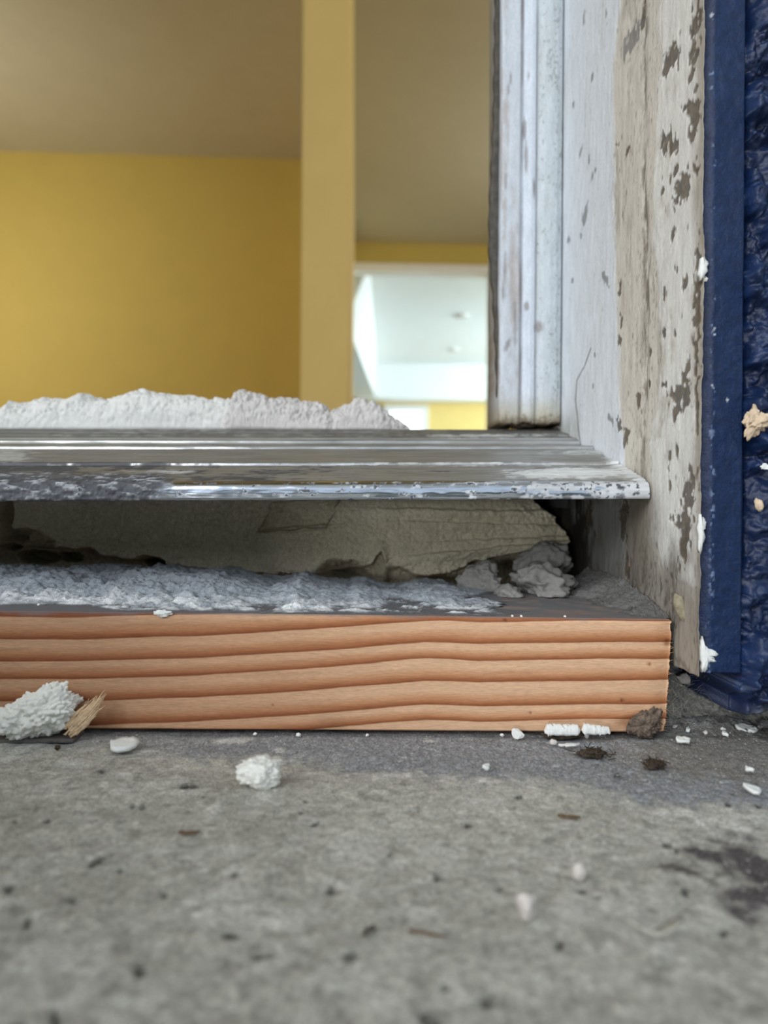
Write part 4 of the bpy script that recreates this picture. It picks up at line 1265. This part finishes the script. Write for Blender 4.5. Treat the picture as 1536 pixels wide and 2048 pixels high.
# doorway wall
dl, dr, dt = PY(696, 700, YDW)[0], PY(981, 700, YDW)[0], PY(840, 529, YDW)[2]
S_(box('wall_doorway', (dl - .5, YDW, dt), (2.6, YDW + .12, ZC + .1), M_yellow), 'dark ochre wall above the white doorway', 'wall')
S_(box('wall_doorway_side', (dr, YDW, -.1), (2.6, YDW + .12, dt), M_yellow), 'ochre wall beside the white doorway', 'wall')
S_(box('wall_doorway_end', (dl - .5, YDW, -.1), (dl, YDW + .12, dt), M_yellow), 'ochre wall end behind the partition', 'wall')
S_(box('trim_1', (dl - .02, YDW - .02, dt - .07), (dr + .005, YDW + .14, dt), M_whitegloss, bevel=.004), 'white head casing of the far doorway', 'trim')
S_(box('trim_2', (dl - .03, YDW - .02, -.1), (dl + .012, YDW + .14, dt - .06), M_whitegloss, bevel=.004), 'white side casing of the far doorway next to the partition', 'trim')
S_(box('trim_3', (dr - .012, YDW - .02, -.1), (dr + .006, YDW + .14, dt - .06), M_whitegloss, bevel=.003), 'white side casing of the far doorway next to the weather strip', 'trim')
# far room
YF = 12.6
zf = PY(850, 737, YF)[2]
S_(box('ceiling_far', (-3.0, YDW + .12, zf), (6, YF + .2, zf + .1), M_white), 'white ceiling of the far room with two round downlights', 'ceiling')
S_(box('floor_far', (-3.0, YDW + .1, -.12), (6, YF + .2, ZI), surf('grey_carpet', tuple(lin(150, 152, 150)), .9, .1, 20, 0.0)), 'floor of the far room', 'floor')
S_(box('wall_far', (-3.0, YF, -.1), (6, YF + .1, zf + .05), M_yellow_pale), 'pale yellow end wall of the far room', 'wall')
S_(box('wall_far_side', (5.4, YDW + .1, -.1), (5.5, YF + .1, zf), M_white), 'white side wall of the far room', 'wall')
S_(box('wall_far_left', (-3.0, YDW + .1, -.1), (-2.9, YF + .1, zf), M_white), 'white wall of the far room behind the partition', 'wall')
b0, b1 = PY(750, 797, 12.2), PY(990, 740, 12.2)
S_(box('trim_4', (b0[0] - .3, 12.2, b0[2]), (5.4, YF, zf), M_white), 'boxed white soffit across the end of the far room', 'soffit')
S_(box('trim_5', (b0[0] - .3, 12.14, b0[2] - .01), (5.4, 12.2, b0[2] + .07), M_whitegloss, bevel=.01), 'bright white moulding along the foot of the soffit', 'moulding')
q0, q1 = PY(739, 545, 7.2), PY(752, 735, 12.2)
zs_ = PY(730, 792, 12.0)[2]
_a = PY(692, 700, 7.0)
mesh('trim_6', [(_a[0] - 1.2, 7.0, zs_), (_a[0], 7.0, zs_), (q1[0], 12.18, zs_), (q1[0] - 1.2, 12.18, zs_), (_a[0] - 1.2, 7.0, zf), (q0[0], 7.0, zf), (q1[0], 12.18, zf), (q1[0] - 1.2, 12.18, zf)],
     [[3, 2, 1, 0], [4, 5, 6, 7], [0, 1, 5, 4], [1, 2, 6, 5], [2, 3, 7, 6], [3, 0, 4, 7]], M_white, smooth=False)
S_(bpy.data.objects['trim_6'], 'boxed white soffit along the side of the far room', 'soffit')
# window in the end wall: frame and bright glass
wl, wr, wt = PY(768, 815, YF)[0], PY(856, 815, YF)[0], PY(800, 811, YF)[2]
win = bpy.data.objects.new('window_1', None); COL.objects.link(win)
win.location = ((wl + wr) / 2, YF, wt - 1.2)
S_(win, 'white framed window glowing with daylight in the yellow end wall', 'window')
mg, nt, N, L, B = new_mat('daylight_glass')
B.inputs['Base Color'].default_value = (.9, .95, 1, 1)
B.inputs['Emission Color'].default_value = (.95, .98, 1, 1)
B.inputs['Emission Strength'].default_value = 1.6


def wpart(name, lo, hi, mat):
    o = box(name, np.array(lo) - np.array(win.location), np.array(hi) - np.array(win.location), mat, win)
    return o


fwid = .11
wpart('frame', (wl, YF - .06, wt - fwid), (wr, YF, wt), M_whitegloss)
wpart('frame', (wl, YF - .06, wt - 1.3), (wl + fwid, YF, wt - fwid), M_whitegloss)
wpart('frame', (wr - fwid, YF - .06, wt - 1.3), (wr, YF, wt - fwid), M_whitegloss)
wpart('frame', (wl, YF - .06, wt - 1.4), (wr, YF, wt - 1.3), M_whitegloss)
wpart('pane', (wl + fwid, YF - .02, wt - 1.3), (wr - fwid, YF - .005, wt - fwid), mg)


# recessed downlights
def downlight(u, v, label):
    d = ray(u, v)
    p = d * (zf / d[2])
    o = bpy.data.objects.new('ceiling_downlight', None); COL.objects.link(o)
    o.location = p
    tag(o, label, 'downlight', 'recessed downlights in the far ceiling')
    for nm, r1, r2, h, m in (('rim', .10, .085, .02, M_whitegloss), ('lamp', .08, .05, .012, M_stone)):
        n = 24
        th = np.linspace(0, 2 * np.pi, n, endpoint=False)
        V = np.r_[np.c_[r1 * np.cos(th), r1 * np.sin(th), 0 * th], np.c_[r2 * np.cos(th), r2 * np.sin(th), 0 * th - h]]
        Fc = [[k, (k + 1) % n, n + (k + 1) % n, n + k] for k in range(n)] + [list(range(n, 2 * n))]
        if nm == 'lamp': V[:, 2] -= .021
        mesh(nm, V, Fc, m, o)


downlight(922, 630, 'nearer of two round recessed downlights in the white far ceiling')
downlight(906, 698, 'farther and smaller of two recessed downlights in the white far ceiling')

# unseen roof, added overhead to shade the slab and frame
S_(box('roof_shade', (-4, -1.7, 2.55), (4, .22, 2.65), M_white), 'white roof added out of view to shade the entrance', 'ceiling')


S_(box('ground', (-40, -40, -.60), (40, .22, -.26), surf('street_paving', tuple(lin(120, 118, 112)), .9, .2, 3, .2, 60, .003)), 'grey paving in front of the porch', 'ground')
S_(box('wall_shade', (-40, -16, -.3), (40, -15.5, 4.2), surf('shade_wall_render', tuple(lin(120, 122, 112)), .9, .2, 1, .2, 30, .003)), 'unseen wall added opposite to block low sky light', 'wall')  # unseen wall added to cut low sky light into the recess


def shade_pan():  # unseen pan, added to darken the left of the recess
    o = bpy.data.objects.new('shade_pan', None); COL.objects.link(o)
    bx, by = -.295, .030
    o.location = (bx, by, float(floor_z(bx)))
    tag(o, 'shallow black plastic pan added out of view to shade the recess', 'pan')
    mb = surf('black_pan_plastic', tuple(lin(46, 46, 48)), .5, .1, 60, .1, 300, .0005)
    n = 48
    th = np.linspace(0, 2 * np.pi, n, endpoint=False)
    pr = [(0.0, .001), (.125, .001), (.129, .006), (.145, .078), (.151, .081), (.151, .088), (.144, .089), (.140, .082), (.122, .012), (0.0, .010)]
    V = np.concatenate([np.c_[max(r, .0005) * np.cos(th), max(r, .0005) * np.sin(th), 0 * th + z] for r, z in pr])
    mesh('body', V, grid_faces(len(pr), n, wrap=True).tolist(), mb, o)
    V = np.r_[np.c_[.1365 * np.cos(th), .1365 * np.sin(th), 0 * th + .064], [[0, 0, .076]]]
    mesh('pan_fill', V, [[k, (k + 1) % n, n] for k in range(n)] + [list(range(n))[::-1]], M_chunkgrey, o)


shade_pan()


# ------------------------------------------------------------------ debris on the slab
def fl_lump(name, u, vb, wpx, hpx, mat, seed, label, cat, dpt=None, **k):
    """lump resting on the slab: bottom of its front at pixel row vb"""
    p = on_floor(u, vb)
    s = p[1] / F
    rx, rz = wpx * s / 2, hpx * s / 2
    ry = dpt or (rx * .8)
    c = np.array([p[0], p[1] + ry * .75, p[2] + rz * .82])
    return tag(lump(name, c, (rx, ry, rz), mat, seed, floor=p[2] - .0006, **k), label, cat)


# dark sliver the big lump rests on
p = on_floor(70, 1474)
tag(box('slate_sliver', (p[0] - .050, .2235, float(floor_z(p[0])) - .0006), (PY(158, 1470, .228)[0], YW - .0002, float(floor_z(p[0])) + .0007), surf('dark_sliver', tuple(lin(96, 92, 88)), .8, .3, 500, .4, 900, .0004), bevel=.0004),
    'thin dark sliver on the slab beneath the big mortar crumb', 'debris')
zsl = float(floor_z(-.1)) + .0007
c = PY(88, 1424, .2270)
s = .227 / F
big = tag(lump('mortar_crumb', c, (63 * s, .0058, 42 * s), M_chunk, 61, .42, 1.9, .36, 5.2, 6, floor=zsl, tilt=.50), 'big crumbly white mortar chunk leaning on the pine board near the wood splinter', 'mortar crumb')
c2 = PY(28, 1440, .2262)
lump('knob', c2, (34 * s, .0060, 29 * s), M_chunk, 66, .38, 1.9, .34, 4.6, 5, floor=zsl, parent=big)

# frayed splinter
sp0, sp1 = PY(134, 1468, .2245), PY(222, 1376, .2300)
parts = []
g_ = np.random.default_rng(11)
axis = sp1 - sp0
perp = np.array([-axis[2], 0, axis[0]]); perp /= np.linalg.norm(perp)
for k in range(46):
    a = g_.uniform(-1, 1)
    st_, en = g_.uniform(0, .25), g_.uniform(.55, 1.02) * (1 - .25 * abs(a))
    w0 = .0026
    path = []
    for t in np.linspace(st_, en, 6):
        wid = w0 * (0.30 + .95 * math.sin((.12 + .88 * min(1, t)) * math.pi)) * (1 - .35 * t)
        path.append(sp0 + axis * t + perp * a * wid + np.array([0, -.0008 * math.cos(a * 1.5), 0]) + g_.normal(size=3) * .00012)
    if k % 3 == 0: path[-1] = path[-1] + perp * np.sign(a) * .0009
    parts.append(tube_data(path, np.linspace(.00042, .00007, 6), 5))
V, Fc = join_data(parts)
tag(mesh('wood_splinter', V, Fc, M_splinter), 'frayed tan wood splinter leaning on the board beside the big mortar chunk', 'splinter')

p = on_floor(248, 1497)
tag(flake('paint_chip', p + np.array([0, 0, .0012]), .0041, .0040, M_flake, 5, .0013, .05, .3, .12, rag=.10), 'flat oval white chip lying on the slab near the wood splinter', 'paint chip')
fl_lump('mortar_crumb', 515, 1580, 88, 58, M_chunk, 71, 'cream mortar crumb lying alone on the open concrete', 'mortar crumb', rough=.42, freq=1.8, grain=.22, gfreq=5.5, sub=5)
fl_lump('pebble', 1038, 1480, 27, 28, M_flake, 81, 'angular white pebble touching the board left of the caulk pieces', 'pebble', rough=.12, facet=8, sub=4)
fl_lump('pebble', 1160, 1762, 26, 34, M_stone, 83, 'small smooth white pebble out on the blurred concrete', 'pebble', rough=.2, sub=4)
fl_lump('pebble', 1056, 1846, 46, 62, M_stone, 85, 'grey-pink stone standing nearest the lens on the concrete', 'stone', rough=.25, facet=4, sub=4, tilt=.35)


# two curled caulk pieces
def caulk(ua, ub, vt, vb, y, label, seed, taper):
    a, b = PY(ua, (vt + vb) / 2, y), PY(ub, (vt + vb) / 2, y)
    r = (vb - vt) / 2 * y / F
    n, s = 60, 28
    V = np.zeros((n, s, 3))
    for k in range(n):
        t = k / (n - 1)
        c = a + (b - a) * t
        rr = r * min(1, (min(t, 1 - t) * 9 + .25)) * (1 - taper * t * t)
        th = np.linspace(-.15 * np.pi, 1.15 * np.pi, s // 2)
        o_ = np.c_[np.cos(th), np.sin(th)] * rr
        i_ = o_[::-1] * .55
        pr = np.r_[o_, i_]
        V[k, :, 0] = c[0]
        V[k, :, 1] = c[1] + pr[:, 0] * .85
        V[k, :, 2] = c[2] - r * .5 + pr[:, 1] * 1.2 - taper * t * r * .5
    q = V.copy()
    V += .0003 * fbm(q, 500, 4, seed)[..., None] + .00022 * (0.4 - worley(q, 1100, seed))[..., None] - .0003 * (1 - sstep(0, .09, np.abs(fbm(q, 300, 3, seed + 5))))[..., None]
    Fc = grid_faces(n, s, wrap=True).tolist()
    Fc.append(list(range(s))[::-1]); Fc.append([(n - 1) * s + k for k in range(s)])
    return tag(mesh('caulk_piece', V.reshape(-1, 3), Fc, M_flake), label, 'caulk')


caulk(1089, 1160, 1444, 1468, .2285, 'longer curled piece of cracked white caulk at the base of the board', 1, .05)
caulk(1164, 1222, 1442, 1466, .2285, 'tapering piece of cracked white caulk ending next to the dirt clod', 2, .45)
p = on_floor(1128, 1478)
tag(lump('slate_sliver', p + np.array([0, .002, .0008]), (.0068, .0028, .0014), M_dirt, 91, .3, 2.5, sub=3, floor=p[2] - .0005), 'dark gritty sliver under the longer caulk piece', 'debris')
p = on_floor(1138, 1493)
tag(flake('paint_chip', p + np.array([0, 0, .0005]), .0030, .0010, M_flake, 15, .0006, 0, .05), 'thin white sliver on the dark grit below the caulk pieces', 'paint chip')
fl_lump('pebble', 1108, 1491, 16, 12, M_stone, 93, 'tiny pale crumb on the dark grit below the longer caulk piece', 'pebble', rough=.3, sub=3)
fl_lump('pebble', 1174, 1476, 9, 15, M_flake, 94, 'tiny pointed white crumb below the tapering caulk piece', 'pebble', rough=.3, sub=3)


# dark fluffy clumps: tangled hairs and grit
def fluff(u, v, wpx, hpx, label, seed, mat, n=60):
    p = on_floor(u, v)
    s = p[1] / F
    rx, rz = wpx * s / 2, hpx * s / 2
    g = np.random.default_rng(seed)
    parts = []
    for k in range(n):
        c = p + np.array([g.normal() * rx * .45, g.normal() * rx * .35, abs(g.normal()) * rz * .45])
        d = g.normal(size=3); d[2] = abs(d[2]) * .5
        d *= rx * .35 / np.linalg.norm(d)
        b = g.normal(size=3) * rx * .12
        path = [c - d, c + b, c + d]
        for q in path: q[2] = max(q[2], p[2] + .0001)
        parts.append(tube_data(path, [.00012, .00016, .00008], 4))
    V, Fc = join_data(parts)
    o = lump('dirt_clump', p + np.array([0, 0, rz * .25]), (rx * .75, rx * .5, rz * .5), mat, seed, .7, 2.4, .3, 5, 4, floor=p[2] - .0004)
    tag(o, label, 'dirt')
    h = mesh('tangled_fibres', V, Fc, mat, o); h['kind'] = 'stuff'
    return o


fluff(1184, 1510, 66, 28, 'brown fluffy dirt clump on the dark grit in front of the caulk pieces', 3, M_dirt)
fluff(1310, 1532, 52, 26, 'dark fluffy dirt clump on the grit below the end of the board', 4, M_dirt)
tag(lump('dirt_clod', PY(1290, 1447, .2318), (.0050, .0013, .0040), M_clod, 95, .75, 2.2, .35, 5, 5, floor=float(floor_z(.09)) - .0004, tilt=.5, ymax=YW + .0004), 'dark brown dirt clod smeared on the bottom corner of the pine board', 'dirt')

# small loose chips
chips = [(1366, 1486, .0022, .0016, 'white chip on the slab just past the end of the board', 0), (1490, 1462, .0028, .0026, 'white shard on the slab at the foot of the stucco', 1), (1506, 1466, .0022, .0012, 'second white shard overlapping the one at the stucco foot', 2),
         (1505, 1585, .0018, .0022, 'white bead-like chip on the concrete below the stucco shards', 3), (972, 1540, .0012, .0010, 'tiny lone white chip on the grit below the angular pebble', 4), (1300, 1470, .0016, .0007, 'pale sliver in the joint under the dirt clod', 5),
         (1376, 1466, .0020, .0007, 'cream sliver under the foot of the jamb', 6), (1450, 1473, .0016, .0009, 'cream chip between the jamb foot and the stucco shards', 7), (1498, 1545, .0012, .0012, 'grey-white speck chip above the bead-like chip', 8)]
for (u, v, rx, ry, lab, k) in chips:
    p = on_floor(u, v)
    tag(flake('paint_chip', p + np.array([0, 0, .0009]), rx, ry, M_flake, 100 + k, .0010, .1, .2 * k, .25, n=12), lab, 'paint chip', )
for k, (u, v, r_, lab) in enumerate([(735, 1473, 8, 'tiny white crumb in the joint below the middle of the board'), (597, 1474, 10, 'tiny white crumb in the joint, the second from the splinter'), (510, 1471, 8, 'tiny white crumb in the joint, the nearest to the splinter'), (1005, 1474, 10, 'tiny white crumb in the joint beside the angular pebble'), (128, 1475, 9, 'tiny white crumb at the foot of the wood splinter'), (113, 1500, 12, 'brown grit grain on the slab between splinter and oval chip')]):
    fl_lump('grit_crumb', u, v, r_ * .95, r_ * .75, M_flake if k < 5 else M_dirt, 110 + k, lab, 'crumb', rough=.7, freq=2.2, facet=3, sub=3)


g_ = np.random.default_rng(77)
ORD = ['first', 'second', 'third', 'fourth', 'fifth', 'sixth', 'seventh', 'last']
for k, (u, v, a, b) in enumerate([(1352, 1458, 10, 8), (1372, 1452, 9, 9), (1395, 1449, 8, 6), (1412, 1470, 13, 9), (1432, 1474, 9, 6), (1449, 1462, 12, 9), (1470, 1450, 9, 7), (1521, 1458, 11, 8)]):
    o = fl_lump('grit_crumb', u, v, a, b, (M_stone, M_chunkgrey, M_flake)[k % 3], 200 + k, ORD[k] + ' of eight small grit crumbs under the stucco edge, counted from the board end', 'crumb', rough=.6, freq=2.2, facet=3, sub=3)
    o['group'] = 'grit crumbs under the stucco edge'

# leaf and twig scraps
def twig(u, v, wpx, ang, rad, label, seed, mat=M_twig):
    p = on_floor(u, v)
    s = p[1] / F
    d = np.array([math.cos(ang), math.sin(ang), 0]) * wpx * s / 2
    g = np.random.default_rng(seed)
    path = [p + d * t + np.array([0, 0, rad * .7]) + g.normal(size=3) * np.array([.0002, .0002, .00008]) for t in np.linspace(-1, 1, 8)]
    V, Fc = tube_data(path, rad * np.array([.4, .9, 1, .8, 1.1, .9, .8, .3]), 7)
    return tag(mesh('twig_scrap', V, Fc, mat), label, 'twig')


twig(378, 1668, 44, .1, .00045, 'brown twig scrap on the concrete below the cream crumb', 1)
twig(1138, 1636, 46, -.15, .00045, 'brown twig scrap on the concrete below the fluffy clump', 2)
twig(850, 1868, 84, -.35, .00030, 'pale brown twig scrap on the blurred concrete', 3)
twig(738, 1862, 44, .9, .00040, 'blackish twig scrap beside the pale brown one', 4, M_dirt)
p = on_floor(1318, 1908)
tag(flake('leaf_scrap', p + np.array([0, .001, .0030]), .0044, .0026, M_leaf, 31, .0006, .40, .05, -.45), 'curled pale leaf scrap on the blurred concrete nearest the lens', 'leaf')

# ------------------------------------------------------------------ scraps on the frame and the stucco
# curled paint shell at the corner of the board
cs = PY(1357, 1222, .2295)
n, m = 14, 18
V = np.zeros((m, n, 3))
for i in range(m):
    for j in range(n):
        t, a = i / (m - 1), (j / (n - 1) - .5)
        w = .0030 * math.sin(math.pi * min(1, .18 + .8 * t)) ** .8
        V[i, j] = cs + np.array([a * 2 * w * .85 + .0018 * t, -.0022 * math.cos(a * 2.8) - .0006 * t, .0052 - .0095 * t - .001 * a])
V += .0003 * fbm(V, 500, 3, 6)[..., None]
tag(sheet('paint_curl', V, surf('dirty_paint_curl', tuple(lin(150, 141, 118)), .7, .3, 500, .4, 1200, .0003), (.0003, .0011, 0), flip=True), 'curled cream paint shell caught between the board and the jamb', 'paint curl')


def splash(name, c, pts, thick, mat, label, cat, seed):
    """thin ragged scab on a wall that looks out along -Y; pts are (u, v) outline pixels at depth c"""
    g = np.random.default_rng(seed + 50)
    fine_ = []
    for a, b in zip(pts, pts[1:] + pts[:1]):
        for t in (0, .33, .66):
            fine_.append((a[0] + (b[0] - a[0]) * t + g.normal() * (1.3 if t else 0), a[1] + (b[1] - a[1]) * t + g.normal() * (1.8 if t else 0)))
    pts = [PY(u, v, c) for u, v in fine_]
    ctr = sum(pts) / len(pts)
    n = len(pts)
    V = [ctr + np.array([0, -thick * 1.3, 0])] + [ctr + (p - ctr) * .6 + np.array([0, -thick, 0]) for p in pts] + [p + np.array([0, -thick * .5, 0]) for p in pts] + [p + np.array([0, .0012, 0]) for p in pts]
    Fc = []
    for k in range(n):
        k2 = (k + 1) % n
        Fc.append([0, 1 + k, 1 + k2])
        Fc.append([1 + k, 1 + n + k, 1 + n + k2, 1 + k2]); Fc.append([1 + n + k, 1 + 2 * n + k, 1 + 2 * n + k2, 1 + n + k2])
    Fc.append([1 + 2 * n + k for k in range(n)][::-1])
    V = np.array(V); V[:, 1] += .0003 * fbm(V, 700, 3, seed)
    return tag(mesh(name, V, Fc, mat), label, cat)


splash('paint_splash', YJ + .0010, [(1404, 1272), (1408, 1292), (1420, 1298), (1438, 1308), (1424, 1313), (1432, 1322), (1416, 1326), (1412, 1340), (1404, 1345), (1401, 1318), (1402, 1290)], .0005, M_flake, 'spiky white paint splash on the foot of the navy strip', 'paint splash', 1)
splash('paint_flake', YJ + .0004, [(1402, 516), (1409, 513), (1415, 524), (1414, 540), (1406, 556), (1400, 562), (1399, 538)], .0006, M_flake, 'white paint flake lifting on the jamb edge by the navy strip', 'paint flake', 2)
splash('paint_flake', YJ + .0004, [(1399, 1028), (1405, 1034), (1412, 1044), (1410, 1054), (1404, 1060), (1406, 1085), (1400, 1108), (1398, 1070)], .0006, M_flake, 'ragged white paint flake on the jamb edge level with the mortar', 'paint flake', 3)
splash('paint_flake', YJ + .0014, [(1411, 552), (1416, 556), (1413, 564), (1408, 560)], .0004, M_flake, 'tiny paint fleck on the navy strip under the lifting flake', 'paint flake', 4)
fk = splash('paint_flake', .2520, [(1352, 1352), (1372, 1346), (1384, 1352), (1390, 1364), (1376, 1368), (1362, 1366)], .001, M_stone, 'pale flake stuck on the render lump under the jamb', 'paint flake', 5)
# bare chips in the stucco
CH = PY(1512, 840, .2135)
lump('stucco_chip', CH, (.0046, .0026, .0048), M_chip, 121, .8, 1.9, .14, 6, 5, facet=6)
tag(bpy.data.objects['stucco_chip'], 'bare cream stucco chip showing through the navy wall', 'stucco chip')
tag(lump('stucco_chip', PY(1518, 1010, .2140), (.0012, .0012, .0020), M_chip, 123, .4, 2.0, .2, 4, 3, tilt=.3), 'small pale chip in the navy stucco below the bare cream one', 'stucco chip')
tag(flake('stucco_chip', PY(1531, 934, .2130), .0016, .0010, M_flake, 125, .0006, .1, 0, 1.3), 'thin white fleck on the navy stucco between the two chips', 'stucco chip')

# cobweb and fibres at the foot of the jamb
g_ = np.random.default_rng(21)
parts = []
for k in range(150):
    u, v = g_.uniform(1338, 1420), g_.uniform(1352, 1452)
    if g_.random() < .35: u = g_.uniform(1334, 1352)
    c = PY(u, v, .234 + .010 * g_.random())
    c[2] = max(c[2], float(floor_z(c[0])) + .0003)
    d = g_.normal(size=3) * np.array([.0022, .0008, .0018]); b = g_.normal(size=3) * .0006
    path = [c - d, c - d * .4 + b, c + d * .4 + b * .6, c + d]
    for q in path: q[2] = max(q[2], float(floor_z(q[0])) + .0002)
    parts.append(tube_data(path, [.00003, .00005, .00005, .00003], 3))
V, Fc = join_data(parts)
tag(mesh('cobweb_strands', V, Fc, M_web), 'tangle of grey cobweb strands between the board end and the render lump', 'cobweb', kind='stuff')

print('JX %.4f YJ %.4f YL %.4f YB %.4f ZC %.3f YDW %.3f floor %.4f' % (JX, YJ, YL, YB, ZC, YDW, float(floor_z(0))))
